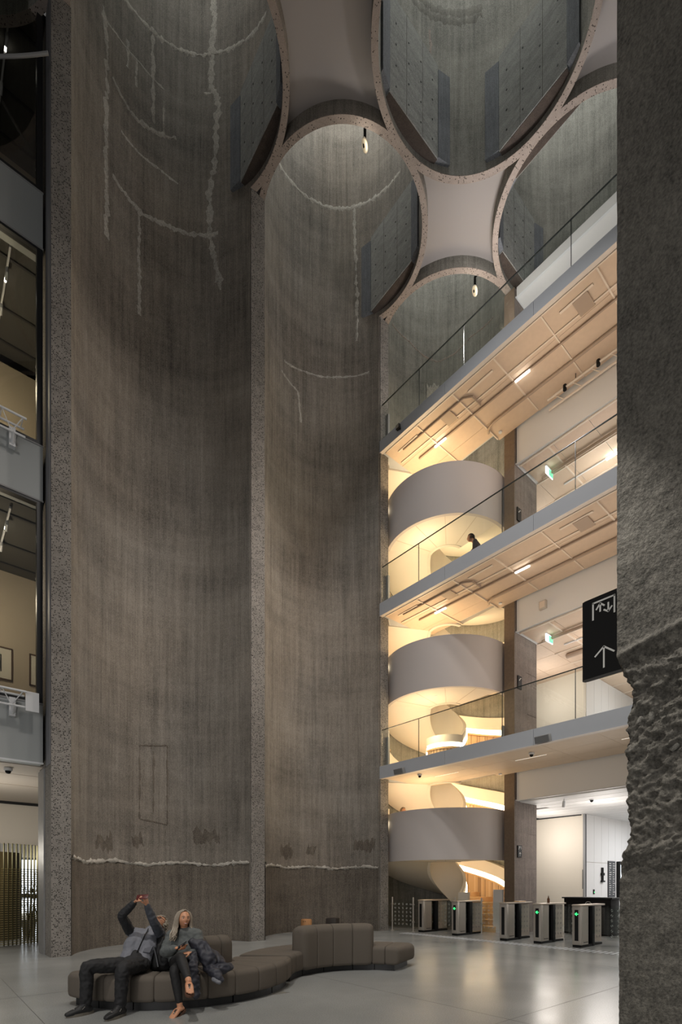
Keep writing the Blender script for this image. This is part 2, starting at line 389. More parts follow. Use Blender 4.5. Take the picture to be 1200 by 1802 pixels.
for k, (pts, wd) in enumerate((
    ([(110, 23.75), (103.7, 23.85), (88.4, 23.89), (62.6, 23.95), (32.8, 24.04), (1.9, 23.85)], .10),
    ([(122.7, 22.42), (111.8, 22.61), (96, 22.71), (86.6, 22.68), (79.2, 22.6)], .05),
    ([(113.9, 21.4), (107.7, 21.27), (97.9, 21.16), (88.4, 21.27), (79.2, 21.39), (71.1, 21.5)], .08),
    ([(107.7, 20.39), (96, 20.36), (82.9, 20.43), (70, 20.31)], .045),
    ([(113.9, 18.98), (94.1, 18.89), (79.2, 19.05), (49.2, 19.11), (43, 19.13)], .09),
    ([(46, 26.0), (47.2, 23.97), (48.4, 23.2), (43.2, 22.79), (44.4, 21.64), (46, 20.88), (49.2, 20.27), (49.6, 19.19), (46, 18.57), (41.2, 17.59)], .11),
    ([(86.6, 24), (86.2, 23.26), (85.9, 21.5)], .06), ([(95.2, 18.85), (95.6, 17.74), (95.2, 16.2)], .06),
    ([(120.4, 22.71), (118.2, 21.81), (118.2, 20.98), (119.1, 19.55), (118.2, 17.24)], .09),
    ([(103, 22.9), (103.2, 22.2)], .05), ([(97, 22.7), (97.4, 22.0)], .05), ([(79, 21.4), (79.4, 22.3)], .04), ([(53, 22.95), (48, 22.95)], .05))):
    cyl_ribbon(CX[1], YR, pts, wd*1.45, RI, 'mortar_seam', M['mortar'], w1, .006, .8, k+11)
for k, (pts, wd) in enumerate((
    ([(110, 23.8), (77.8, 23.84), (31.6, 23.88), (-4, 23.83)], .10), ([(40.4, 23.96), (38.9, 22.44), (37.5, 20.93), (37.5, 19.43)], .07),
    ([(103.4, 17.9), (80.4, 18.14), (50.9, 18.3), (26.7, 18.27)], .05), ([(106.7, 17.5), (89, 17.33), (86, 16.4)], .05))):
    cyl_ribbon(CX[2], YR, pts, wd*1.4, RI, 'mortar_seam', M['mortar'], w2, .006, .8, k+31)
cyl_ribbon(CX[3], YR, [(100, 22.5), (77, 22.45), (61, 22.1), (47, 21.9), (30, 22.1), (14, 22.45), (-10, 22.4)], .06, RI, 'mortar_seam', M['sawn_pink'], walls[(3, 0)], .012, .8, 50)
cyl_ribbon(CX[3], YR, [(58, 20.75), (46, 20.75)], .5, RI, 'broken_patch', M['mortar'], walls[(3, 0)], .03, .35, 53)
for k, z in enumerate((23.9, 24.1)):
    cyl_ribbon(CX[2], CYS[1], [(120, z-.1), (77, z), (35, z+.1)], .25, RI, 'dark_band', M['dark_cell'], walls[(2, 1)], .003, .5, 60+k)  # slightly darker concrete band round the cell
cyl_ribbon(CX[2], CYS[1], [(70, 20.3), (70, 23.5)], .08, RI, 'mortar_seam', M['sawn_pink'], walls[(2, 1)], .006, .9, 64)

# ---- cast panels that thicken the cells where two of them touch
def cast_panel(i, j, deg):
    w = walls[(i, j)]; cx, cy = CX[i], CYS[j]; a = R(deg)
    ux, uy = cos(a), sin(a); tx, ty = -sin(a), cos(a); off = 1.96; hl = .88; zb = ZC+.16; zt = 22.5
    def pt(o, t): return (cx+ux*o+tx*t, cy+uy*o+ty*t)
    def inner(t): return sqrt(RI*RI-t*t)+.03
    mb = MB(); n = 10
    mb.prism([pt(off, -hl), pt(off, hl)]+[pt(inner(hl-2*hl*k/n), hl-2*hl*k/n) for k in range(n+1)], zb, zt)
    o = mb.build('cast_panel', M['board'], w)
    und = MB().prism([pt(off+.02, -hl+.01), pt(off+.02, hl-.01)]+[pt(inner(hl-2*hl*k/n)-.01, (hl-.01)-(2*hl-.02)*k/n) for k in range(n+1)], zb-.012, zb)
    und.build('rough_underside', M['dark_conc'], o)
    th = MB()
    for r_ in range(4):
        for c_ in range(4):
            p = pt(off-.002, -hl+.22+c_*.44); z = zb+.3+r_*.5
            th.tube([(p[0]-ux*.004, p[1]-uy*.004, z), (p[0]+ux*.02, p[1]+uy*.02, z)], .02, 8)
    tag(th.build('tie_holes', M['black'], o), kind='stuff')
    jn = MB()
    for t in (-.29, .29):
        a_, b_ = pt(off-.003, t-.004), pt(off+.01, t+.004)
        jn.prism([pt(off-.003, t-.004), pt(off-.003, t+.004), pt(off+.01, t+.004), pt(off+.01, t-.004)], zb, zt)
    jn.build('board_joint', M['dark_conc'], o)
    for sgn in (-1, 1):
        s0, s1 = sgn*(hl+.0), sgn*(hl+.33)
        q = [pt(off-.02, s0), pt(sqrt(RI*RI-s1*s1)-.07, s1), pt(sqrt(RI*RI-s1*s1)+.03, s1), pt(inner(hl), s0)]
        MB().prism(q, zb+.02, zt-.12).build('plywood_marked_strip', M['ply'], w)
        for zz in (zb+.3, zt-.5):
            pm_ = pt(sqrt(RI*RI-(s0+s1)**2/4)-.06, (s0+s1)/2); MB().tube([(pm_[0]-ux*.03, pm_[1]-uy*.03, zz), (pm_[0]+ux*.03, pm_[1]+uy*.03, zz)], .022, 8).build('bolt_hole', M['black'], w)
for key in (((1, 0), 0), ((2, 0), 0), ((2, 1), 0), ((2, 1), 90), ((3, 1), 90), ((3, 1), 180), ((1, 1), 90), ((1, 1), 0), ((2, 1), 180)):
    cast_panel(key[0][0], key[0][1], key[1])

# ---- hacked wall end at the right, close to the camera
PROF = [(0, .018), (1.0, .02), (1.54, .03), (1.64, .035), (1.72, .04), (1.80, .05), (1.88, .085), (1.97, .112), (2.05, .108), (2.2, .095), (2.35, .085), (2.6, .085), (2.85, .082), (3.04, .085), (3.2, .105), (3.36, .13), (3.48, .125), (3.57, .08), (3.66, .045), (3.75, .02), (3.85, .0), (24, 0)]
def prof(z):
    for (z0, a), (z1, b) in zip(PROF, PROF[1:]):
        if z0 <= z <= z1: return a+(b-a)*(z-z0)/(z1-z0)
    return 0
zs = [i*.016 for i in range(0, 412)]; zs += [6.6+i*.09 for i in range(0, 165)]
us = [i*.016 for i in range(0, 75)]+[1.22, 1.3, 1.4, 1.55]     # along the face from the corner towards -Y
PX, PY = 5.50, 2.18; rows = []
for z in zs:
    row = []; e = prof(z); inz = 1.0 if 1.7 < z < 3.72 else 0.
    if 1.55 < z <= 1.7: inz = (z-1.55)/.15
    if 3.72 <= z < 3.8: inz = (3.8-z)/.08
    for u in [-.9, -.5, -.2, -.08, -.03] + us:
        n1 = noise.fractal(Vector((u*3.0, z*3.0, 0)), .9, 2.1, 6); n2 = noise.fractal(Vector((u*9, z*9, 9)), .75, 2.0, 4); n3 = noise.noise(Vector((u*38, z*38, 3)))
        d = n1*.010+n2*.006+n3*.003
        ch = 1-abs(noise.noise(Vector((u*4.2+z*.8, z*5.2-u*2.0, 2))))*2; ch2 = 1-abs(noise.noise(Vector((u*10, z*12+u*5, 6))))*2
        cl = noise.fractal(Vector((u*2.6, z*3.2, 4)), .8, 2.0, 4)
        # hacked zone: clods and blow marks, deeper towards the edge
        rd = 1-abs(noise.noise(Vector(((u+z*.75)*3.0, (z-u*.75)*8.5, 12))))*2; rd2 = 1-abs(noise.noise(Vector(((u+z*.75)*9, (z-u*.75)*24, 15))))*2
        n4 = noise.noise(Vector((u*70, z*70, 5)))
        d += inz*(.060+.05*cl-.03*max(0, ch)-.018*max(0, ch2)-.040*max(0, rd)*(.6+.8*cl)-.018*max(0, rd2)+.03*n2+.012*n3+.006*n4)
        # ledges at the upper and lower end of the hacked zone
        d -= .05*math.exp(-((z-3.80-.25*u)/.05)**2)*(.6+n1) + .055*math.exp(-((z-1.86-.12*noise.noise(Vector((u*4, 1, 1))))/.10)**2)*(.7+n2)
        # vertical board streaks below
        if z < 1.6: d += .006*noise.noise(Vector((u*22, z*.7, 8)))
        edge = e + inz*(.014*noise.noise(Vector((z*7, 3, 1)))+.020*noise.noise(Vector((z*23, 5, 1)))) + .004*noise.noise(Vector((z*25, 7, 1)))
        if u < 0: row.append((PX-u+.0+max(0, .01), PY-edge-d*.4, z))
        else: row.append((PX+d+(.05 if u == 0 else (.015 if u < .04 else 0))*inz, PY-edge-u, z))
    rows.append(row)
pr_ = MB().grid(rows); pb = pr_.build('wall_right', M['pillar'], smooth=True, ang=80); struct(pb, 'thick hacked concrete wall end close by at the right edge')
MB().box((PX+.16, .62, 0), (PX+1.16, 2.06, 21)).build('wall_core', M['pillar'], pb)
for (u, z, a) in ((1.0, 2.63, 0), (.35, 3.12, .4), (.52, 3.14, 0), (.85, 2.8, .9)):
    st = MB().lathe([(0, -.05), (.022, -.04), (.03, 0), (.022, .04), (0, .05)], (0, 0, 0), 10)
    mt = Matrix.Translation((PX+.02, PY-u*.6, z)) @ Matrix.Rotation(a, 4, 'X')
    st.v = [tuple(mt @ Vector(v)) for v in st.v]; st.build('pebble', M['dark_cell'], pb, smooth=True)

# ---- columns and hall behind the balconies
def bx(y, x0): return x0+(11.9-y)*.018          # the balcony fronts run a degree off the silo grid
FL = 5.28; ST = [5.32, 10.61, 15.87]; SB = [4.94, 10.22, 15.52]
struct(MB().box((14.22, 8.62, -.01), (15.52, 8.97, 19.9)).build('wall_column', M['column']), 'board marked concrete column beside the stair')
cj = bpy.data.objects['wall_column']
MB().box((14.205, 8.62, 0), (14.222, 8.97, 19.9)).build('sawn_face', plain('sawn brown edge', srgb(120, 104, 88), .85, noise_amt=.25, nscale=14, bump=.4), cj)
for z in (2.0, 3.1, 5.9, 6.9, 8.2, 11.3, 12.5):
    MB().box((15.0+.1*sin(z*9), 8.614, z), (15.51, 8.622, z+.006)).build('board_joint', M['dark_conc'], cj)

HALL_Z = [(4.10, 5.28), (9.29, 10.57), (14.46, 15.84), (19.6, 19.9)]
for k, (z0, z1) in enumerate(HALL_Z):
    o = MB().prism([(bx(-3, 14.24), -3), (25, -3), (25, 8.60), (bx(8.60, 14.24), 8.60)], z0, z1).build('ceiling', M['white']); struct(o)
    MB().prism([(15.55, 8.60), (25, 8.60), (25, 11.4), (16.75, 11.4), (16.75, 9.0), (15.55, 9.0)], z0, z1).build('ceiling_return', M['white'], o)
    # bulkhead panels with open joints
    for q, (ya, yb) in enumerate(((8.58, 4.92), (4.91, 1.2), (1.19, -2.9))):
        MB().prism([(bx(ya, 14.215), ya), (bx(yb, 14.215), yb), (bx(yb, 14.245), yb), (bx(ya, 14.245), ya)], z0+.01, SB[k]+.02 if k < 3 else z1).build('bulkhead_panel', M['white'], o)
    MB().prism([(bx(8.6, 14.2), 8.6), (bx(-3, 14.2), -3), (bx(-3, 14.26), -3), (bx(8.6, 14.26), 8.6)], z0-.012, z0+.008).build('edge_bead', M['white_metal'], o)
    MB().box((14.25, 8.585, z0-.012), (15.55, 8.612, z0+.02)).build('edge_bead', M['white_metal'], o)
    if k == 0:
        for q in range(16):
            MB().box((14.45+q*.62, -2.9, z0-.04), (14.45+q*.62+.585, 10.2 if q > 2 else 8.57, z0-.001)).build('ceiling_panel', M['white'], o)
    elif k < 3:
        for q in range(9):
            for r_ in range(13):
                if r_ > 10 and q < (1 if r_ == 11 else 2): continue
                MB().box((14.4+q*1.1, -2.8+r_*1.03, z0-.015), (14.4+q*1.1+1.085, -2.8+r_*1.03+1.015, z0-.001)).build('mesh_panel', M['mesh_panel'], o)
        for q in range(9): MB().box((14.37+q*1.1, -2.9, z0-.05), (14.41+q*1.1, 8.55, z0-.012)).build('ceiling_rib', M['rib'], o)
        for q in range(5): MB().box((14.4, -2+q*2.4, z0-.045), (24, -1.96+q*2.4, z0-.012)).build('ceiling_rib', M['rib'], o)
        MB().tube([(15.3, -2.9, z0-.09), (15.3, 8.3, z0-.09)], .05, 10).build('pipe', M['duct'], o, smooth=True)
        MB().tube([(16.9, -2.9, z0-.1), (16.9, 8.3, z0-.1)], .08, 10).build('pipe', M['duct'], o, smooth=True)
        # light track
        MB().box((16.1, -2.5, z0-.06), (16.14, 8.0, z0-.02)).build('light_track', M['white_metal'], o)
        for y in (1.2, 3.6, 6.0): MB().box((16.08, y, z0-.085), (16.16, y+.7, z0-.06)).build('track_light', M['led_w'], o)
# rear hall walls
struct(MB().box((18.62, 8.52, 0), (24.5, 11.4, 19.6)).build('wall_hall', M['beige']), 'warm white wall behind the gates')
hw = bpy.data.objects['wall_hall']
for k in range(9):       # cladding boards of the white wall beyond
    x0 = 18.78+k*.62
    for zz0, zz1 in ((.0, 2.32), (2.335, 4.08), (5.3, 9.25), (10.6, 14.4)):
        MB().box((x0, 8.49, zz0), (x0+.61, 8.53, zz1)).build('cladding_panel', M['white'], hw)
MB().box((18.58, 8.47, 0), (18.66, 8.53, 4.09)).build('corner_trim', M['grey_metal'], hw)
MB().box((18.68, 8.465, 0), (18.72, 8.50, 4.09)).build('corner_trim', M['dark_metal'], hw)
MB().box((18.60, 8.53, 1.35), (18.62, 8.56, 2.05)).build('door_pull', M['dark_metal'], hw)
MB().box((18.60, 8.60, 4.02), (18.625, 11.3, 4.10)).build('shadow_gap', M['dark_metal'], hw)
struct(MB().box((25, -3, -.1), (25.2, 11.4, 19.9)).build('wall_far', M['white']))
struct(MB().box((14, -3.2, -.1), (25.2, -3.0, 19.9)).build('wall_near', M['white']))

# ================================================================ BALCONIES
def balcony(k, label):
    z1, z0 = ST[k], SB[k]; e = empty('balcony', (11.65, 11.9, z0)); tag(e, label, 'balcony')
    inner = [(12.33, 12.15), (13.62, 11.5)] + [(14.175+.6*cos(R(a)), 11.2+.6*sin(R(a))) for a in (165, 195, 225, 250)] + [(13.95, 8.93), (14.2, 8.6), (bx(-3, 14.2), -3)]
    poly = [(bx(-3, 11.68), -3), (11.68, 11.88), (12.03, 11.9)] + inner
    MB().prism(poly, z0+.02, z1).build('slab', M['fascia'], e)
    # fascia plates
    ys = [11.97, 9.3, 6.6, 3.9, 1.2, -3]
    for a, b in zip(ys, ys[1:]):
        MB().prism([(bx(a, 11.64), a-.004), (bx(b, 11.64), b+.004), (bx(b, 11.68), b+.004), (bx(a, 11.68), a-.004)], z0, z1+.02).build('fascia_plate', M['fascia'], e)
    MB().prism([(bx(11.97, 11.63), 11.97), (bx(-3, 11.63), -3), (bx(-3, 11.75), -3), (bx(11.97, 11.75), 11.97)], z0-.012, z0).build('drip_edge', plain('pale edge bead', srgb(224, 214, 206), .5), e)
    # soffit panels
    pm = M['panel_wood'] if k == 0 else M['mesh_panel']
    ya = 11.8; q = 0
    while ya > -2.9:
        yb = max(ya-1.33, -2.95)
        x0 = bx((ya+yb)/2, 11.78)
        for (xa, xb) in ((x0, x0+.8), (x0+.808, x0+1.6), (x0+1.608, x0+2.36)):
            if (ya+yb)/2 > 8.9 and xb > 13.9: xb = 13.9
            MB().box((xa, yb+.006, z0), (xb, ya-.002, z0+.02)).build('soffit_panel', pm, e)
        if k > 0:
            MB().box((x0, yb-.016, z0-.03), (x0+2.3, yb+.016, z0)).build('soffit_rib', M['rib'], e)
            if q % 2 == 0: MB().box((x0+.25, yb+.2, z0-.022), (x0+.31, yb+1.0, z0)).build('soffit_rib', M['rib'], e)
            if q % 3 == 1: MB().box((x0+.3, yb+.35, z0-.03), (x0+.75, yb+.7, z0)).build('access_hatch', M['duct'], e)
        ya = yb; q += 1
    xt = lambda y, d: bx(y, 11.65+d)
    if k > 0:
        for d in (.12, .8): strip((xt(11.7, d), 11.7, 0), (xt(-2.9, d), -2.9, 0), .035, z0-.028, z0, MB()).build('soffit_rib', M['rib'], e)
        MB().tube([(xt(9.2, 2.0), 9.2, z0-.02), (xt(9.1, 1.85), 9.1, z0-.05), (xt(8.9, 1.75), 8.9, z0-.055), (xt(-2.9, 1.75), -2.9, z0-.055)], .038, 10).build('pipe', M['duct'], e, smooth=True)
        MB().tube([(xt(11.3, .45), 11.3, z0-.03), (xt(9.0, .45), 9.0, z0-.03), (xt(8.8, .6), 8.8, z0-.03), (xt(8.8, 1.0), 8.8, z0-.03)], .026, 8).build('pipe', M['duct'], e, smooth=True)
        strip((xt(11.2, 1.1), 11.2, 0), (xt(-2.9, 1.1), -2.9, 0), .045, z0-.06, z0-.015, MB()).build('light_track', M['duct'], e)
    for n_, y in enumerate((10.55, 7.75, 5.0, 2.2)):
        d = 1.1
        if k == 0: strip((xt(y, d), y, 0), (xt(y-.9, d), y-.9, 0), .014, z0-.003, z0+.002, MB()).build('linear_light', emit('faint slot light', (1, .93, .8, 1), 1.1) if n_ == 0 else bpy.data.materials['faint slot light'], e)
        else: strip((xt(y, d), y, 0), (xt(y-.42, d), y-.42, 0), .05, z0-.085, z0-.06, MB()).build('linear_light', M['led_w'], e)
    MB().lathe([(0, -.03), (.05, -.03), (.055, 0), (0, 0)], (xt(9.0, 2.25), 8.95, z0-.005), 14).build('smoke_detector', M['white_metal'], e, smooth=True)
    # glass balustrade
    g = empty('glass_balustrade', (11.7, 11.9, z1)); tag(g, ('frameless glass balustrade on the lowest balcony', 'frameless glass balustrade on the middle balcony', 'frameless glass balustrade on the top balcony')[k], 'balustrade')
    ys = [11.86, 10.32, 7.5, 5.6, 2.9, .2, -2.9] if k < 2 else [11.86, 10.3, 8.7, 5.7, 2.9, .2, -2.9]
    for a, b in zip(ys, ys[1:]):
        MB().prism([(bx(a, 11.70), a-.006), (bx(b, 11.70), b+.006), (bx(b, 11.716), b+.006), (bx(a, 11.716), a-.006)], z1+.02, z1+1.2).build('pane', M['glass'], g)
        if a < 11.5: MB().prism([(bx(a, 11.698), a-.006), (bx(a, 11.698), a+.006), (bx(a, 11.718), a+.006), (bx(a, 11.718), a-.006)], z1+.02, z1+1.2).build('pane_joint', M['glass_edge'], g)
    MB().prism([(bx(11.86, 11.695), 11.86), (bx(-2.9, 11.695), -2.9), (bx(-2.9, 11.722), -2.9), (bx(11.86, 11.722), 11.86)], z1+1.19, z1+1.21).build('top_edge', M['glass_edge'], g)
    MB().box((11.9, 11.78, z1), (11.98, 11.86, z1+1.0)).build('end_post', M['grey_metal'], g)
    if k < 2: MB().box((14.12, 8.96, z1), (14.2, 9.02, z1+1.15)).build('end_post', M['grey_metal'], g)
for k, t in enumerate(('lowest balcony, with plain pale veneer soffit and two grey speakers', 'middle balcony, mesh panelled soffit above the lower drum landing', 'top balcony, mesh panelled soffit with four glowing linear lamps')):
    balcony(k, t)

# ================================================================ SPIRAL STAIR
SX, SY = 14.175, 11.2; A0, A1 = -95, 152; RISE = 2.64; AW = -42
st = empty('spiral_stair', (SX, SY, 0)); tag(st, 'white plastered spiral stair with glowing handrails and drum landings', 'staircase')
def h_at(a, n): return n*RISE+(a-A0)/(A1-A0)*RISE
def helix(r0, r1, zlo, zhi, n, mat, name, a0=A0, a1=A1, k=60, parent=st):
    rows = []
    for i in range(k+1):
        a = a0+(a1-a0)*i/k; z = h_at(a, n)
        c_, s_ = cos(R(a)), sin(R(a))
        rows.append([(SX+r0*c_, SY+r0*s_, z+zlo), (SX+r0*c_, SY+r0*s_, z+zhi), (SX+r1*c_, SY+r1*s_, z+zhi), (SX+r1*c_, SY+r1*s_, z+zlo)])
    mb = MB(); mb.grid(rows, close_v=True); e = k*4
    mb.f += [(0, 1, 2, 3), (e, e+1, e+2, e+3)]
    return mb.build(name, mat, parent, smooth=True, ang=30)
def ring(r0, r1, z0, z1, a0, a1, mat, name, k=48, parent=st):
    rows = [[(SX+r*cos(R(a0+(a1-a0)*i/k)), SY+r*sin(R(a0+(a1-a0)*i/k)), z) for r, z in ((r0, z0), (r0, z1), (r1, z1), (r1, z0))] for i in range(k+1)]
    mb = MB(); mb.grid(rows, close_v=True); e = k*4
    mb.f += [(0, 1, 2, 3), (e, e+1, e+2, e+3)]
    return mb.build(name, mat, parent, smooth=True, ang=30)
slat_mats = [M['slat_a'], M['slat_c'], M['slat_a'], M['slat_b']]
for n in range(6):
    helix(.60, 2.22, -.34, -.18, n, M['plaster'], 'flight_soffit', -54)
    helix(.60, 2.0, -.34, -.18, n, M['plaster'], 'flight_soffit', A0, -54, 12)
    helix(.56, .66, -.36, 1.22, n, M['plaster'], 'inner_balustrade')
    helix(.66, .70, .82, .97, n, M['led'], 'handrail_light')
    helix(2.06, 2.24, .98, 1.42, n, M['plaster'], 'wall_band', AW)
    helix(2.07, 2.2, .80, .97, n, M['led'], 'handrail_light', AW)
    helix(2.02, 2.24, .74, .80, n, M['oak'], 'handrail', AW)
    # treads
    T = 15
    if n < 3:
        for i in range(T):
            a0 = A0+(A1-A0)*i/T; a1 = A0+(A1-A0)*(i+1)/T; z = n*RISE+RISE*(i+1)/T; ro_ = 2.0 if a0 < -50 else 2.2
            pts = [(SX+r*cos(R(a)), SY+r*sin(R(a))) for r, a in ((.66, a0), (1.4, a0), (ro_, a0), (ro_, (a0+a1)/2), (ro_, a1), (.66, a1))]
            MB().prism(pts, z-RISE/T-.03, z).build('tread', M['oak'], st)
    # wood slats on the outer wall
    ns = 150
    if n < 4:
        for mi in range(3):
            mb = MB()
            for i in range(ns):
                if random.Random(n*1000+i).choice((0, 1, 2, 0)) != mi: continue
                a = AW+(A1-AW)*(i+.5)/ns; z = h_at(a, n); rot = Matrix.Rotation(R(a), 3, 'Z')
                mb.box((SX+2.14, SY-.022, z-.22), (SX+2.24, SY+.022, z+.74), rot, (SX, SY, z))
            tag(mb.build('wall_slats', (M['slat_a'], M['slat_c'], M['slat_b'])[mi], st), kind='stuff')
    zl = (n+1)*RISE
    if n % 2 == 0 and n < 6:
        # half landing: drum shaped balustrade
        ring(.655, 2.10, zl-.36, zl, A1-2, A0+362, M['plaster'], 'landing')
        ring(2.02, 2.12, zl-.372, zl+1.22, A1-4, A0+383, M['drum'], 'drum_balustrade', 64)
        ring(.56, .66, zl-.375, zl+1.22, A1, A0+360, M['plaster'], 'inner_balustrade')
        ring(.66, .70, zl+.82, zl+.97, A1, A0+360, M['led'], 'handrail_light')
        for a in (165, 190, 217, 245): # soffit joints
            c_, s_ = cos(R(a)), sin(R(a))
            strip((SX+.68*c_, SY+.68*s_, 0), (SX+2.05*c_, SY+2.05*s_, 0), .008, zl-.364, zl-.358, MB()).build('soffit_joint', M['duct'], st)
        MB().lathe([(0, -.012), (.035, -.012), (.035, 0), (0, 0)], (SX-1.3, SY-.6, zl-.36), 12).build('soffit_light', M['white_metal'], st)
    else:
        ring(.56, .66, zl-.375, zl+1.22, A1, A0+360, M['plaster'], 'inner_balustrade')
        ring(.66, .74, zl+.97, zl+1.22, A1, A0+360, M['plaster'], 'rail_band')
        ring(.66, .71, zl+.82, zl+.97, A1, A0+360, M['led'], 'handrail_light')
        ring(.66, .74, zl+.76, zl+.82, A1, A0+360, M['oak'], 'handrail')
        for mi in range(3):
            mb = MB()
            for i in range(mi, 34, 3):
                a = A1+2+(A0+356-A1)*i/33
                mb.box((SX+.655, SY-.018, zl+.02), (SX+.70, SY+.018, zl+.76), Matrix.Rotation(R(a), 3, 'Z'), (SX, SY, 0))
            tag(mb.build('rail_slats', (M['slat_a'], M['slat_c'], M['slat_b'])[mi], st), kind='stuff')
# newel end at the foot of the stair
MB().box((14.1, 8.98, 0), (14.2, 9.3, 1.35)).build('newel', M['white'], st)
MB().box((SX-.14, SY-.98, 0), (SX-.02, SY-.6, 1.25)).build('newel', M['white'], st)
# stair fill: unseen points at mid-height, added to strengthen the warm light
for z, p in ((1.3, 7), (3.9, 62), (6.6, 62), (9.2, 62), (11.9, 66), (14.4, 72), (17.0, 8)):
    lamp('stair_fill', 'POINT', (12.9, 11.0, z), p, WARM, .35)
    lamp('stair_fill', 'POINT', (15.1, 12.1, z+.8), p*.9, WARM, .35)
# unseen fill points added below the ceilings to brighten balconies and halls
for k, z in enumerate((4.5, 9.7, 15.0)):
    for y in (6.6, 3.4, 0):
        lamp('soffit_fill', 'POINT', (12.6, y, z-1.1), (12, 36, 40)[k], (1, .80, .60), .15)
    for (x, y) in ((16.2, 6.8), (16.2, 3.0), (20.5, 5.0), (17.3, 9.4)):
        lamp('hall_fill', 'POINT', (x, y, z-1.4), ((80, 60, 60)[k])*(.95 if y > 9 else 1), (1, .92, .85), .6)
for z in (7.6, 13.0): lamp('hall_fill', 'POINT', (20.2, 6.6, z), 70, (.93, .96, 1), .5)
lamp('gate_lamp', 'AREA', (21.5, 5.5, 4.0), 160, (.95, .97, 1), 2.0, (21.5, 5.5, 0))

# ================================================================ LEFT BUILDING
YF = 12.40
BANDS = [(4.08, 5.35), (9.64, 10.82), (15.0, 16.2), (20.6, 21.8)]
perf = plain('perforated light grey sheet', srgb(170, 174, 174), .5, .2, noise_amt=.05, nscale=90)
for k, (z0, z1) in enumerate(BANDS):
    o = MB().box((-5, YF, z0), (2.14, YF+.35, z1)).build('trim_%d' % (k+4), perf); struct(o)
    MB().box((-5, YF-.012, z1-.03), (2.15, YF+.01, z1)).build('edge_trim', M['grey_metal'], o)
    MB().box((-5, YF-.012, z0-.02), (2.15, YF+.05, z0+.01)).build('edge_trim', M['white_metal'] if k == 0 else M['grey_metal'], o)
    for x in (-4.1, -2.0, .05): MB().box((x, YF-.002, z0), (x+.008, YF+.01, z1)).build('sheet_joint', M['dark_metal'], o)
wk = 0
for k, (z0, z1) in enumerate(((5.35, 9.64), (10.82, 15.0), (16.2, 20.6))):
    w = MB().box((-5, YF+.06, z0+.06), (2.08, YF+.075, z1-.06)).build('window_%d' % (k+1), M['window']); struct(w)
    fr = MB().box((2.03, YF+.0, z0), (2.14, YF+.14, z1)).box((-5, YF, z0), (2.03, YF+.14, z0+.07)).box((-5, YF, z1-.07), (2.03, YF+.14, z1)).box((-.62, YF, z0), (-.55, YF+.14, z1))
    fr.build('window_frame', M['dark_metal'], w)
# gallery rooms behind the windows
gdark = plain('dark gallery ceiling', srgb(74, 72, 66), .8)
for k, (zf, zc) in enumerate(((5.3, 9.62), (10.75, 15.2), (16.0, 20.4))):
    struct(MB().box((-5, 15.75, zf-1.0), (4.4, 15.95, zc+.3)).build('wall_gallery', M['gallery']))
    c = MB().box((-5, YF+.36, zc), (2.6, 15.75, zc+.15)).box((2.6, 13.75, zc), (4.4, 15.75, zc+.15)).build('ceiling', gdark); struct(c)
    for x in (.1, 1.6, 2.5): MB().box((x, 12.9, zc-.09), (x+.035, 15.5, zc-.04)).build('light_track', M['white_metal'], c)
    for y in (13.2, 14.4, 15.3): MB().box((-5, y, zc-.03), (3.0, y+.05, zc)).build('ceiling_rib', M['dark_metal'], c)
    for x, y in ((1.6, 13.4), (1.6, 14.3), (2.5, 13.9)):
        MB().tube([(x+.017, y, zc-.09), (x+.017, y, zc-.16), (x+.017, y+.12, zc-.24)], .03, 10).build('track_spot', M['white_metal'], c, smooth=True)
    MB().box((1.6, 13.62, zc-.11), (1.64, 13.70, zc-.088)).build('lit_lens', M['led_w'], c)
    struct(MB().box((-5, YF+.36, zf-.25), (2.6, 15.75, zf)).box((2.6, 13.75, zf-.25), (4.4, 15.75, zf)).build('floor', M['gallery']))
lamp('gallery_spot', 'POINT', (1.2, 14.0, 8.2), 75, (1, .86, .66), .1)
lamp('gallery_spot', 'POINT', (1.2, 14.2, 13.4), 70, (1, .86, .62), .1)
# framed prints in the lower gallery
frame_m = plain('brown picture frame', srgb(84, 58, 38), .5)
paper = plain('cream mount', srgb(226, 220, 204), .8)
def photo_mat():
    m, nt, b = newmat('black and white print'); N = nt.nodes; K = nt.links
    tc = N.new('ShaderNodeTexCoord'); mp = N.new('ShaderNodeMapping'); mp.inputs['Scale'].default_value = (6, 1, 1.2); K.new(tc.outputs['Object'], mp.inputs[0])
    v = N.new('ShaderNodeTexNoise'); v.inputs['Scale'].default_value = 3; K.new(mp.outputs[0], v.inputs[0])
    cr = N.new('ShaderNodeValToRGB'); cr.color_ramp.interpolation = 'CONSTANT'
    cr.color_ramp.elements[0].color = (.012, .012, .012, 1); cr.color_ramp.elements[1].position = .54; cr.color_ramp.elements[1].color = (.22, .21, .18, 1)
    K.new(v.outputs[0], cr.inputs[0]); K.new(cr.outputs[0], b.inputs['Base Color']); return m
M['photo'] = photo_mat()
for x0, x1, lab in ((1.05, 2.02, 'brown framed black and white print nearest the middle of the lower gallery window'), (2.40, 3.35, 'brown framed print half hidden by the right window jamb')):
    z0, z1 = 6.80, 7.64; e = empty('framed_print', (x0, 15.74, z0)); tag(e, lab, 'picture')
    MB().box((x0, 15.70, z0), (x1, 15.75, z0+.03)).box((x0, 15.70, z1-.03), (x1, 15.75, z1)).box((x0, 15.70, z0), (x0+.03, 15.75, z1)).box((x1-.03, 15.70, z0), (x1, 15.75, z1)).build('frame', frame_m, e)
    MB().box((x0+.03, 15.72, z0+.03), (x1-.03, 15.748, z1-.03)).build('mount', paper, e)
    MB().box((x0+.24, 15.712, z0+.2), (x1-.24, 15.722, z1-.2)).build('print', M['photo'], e)
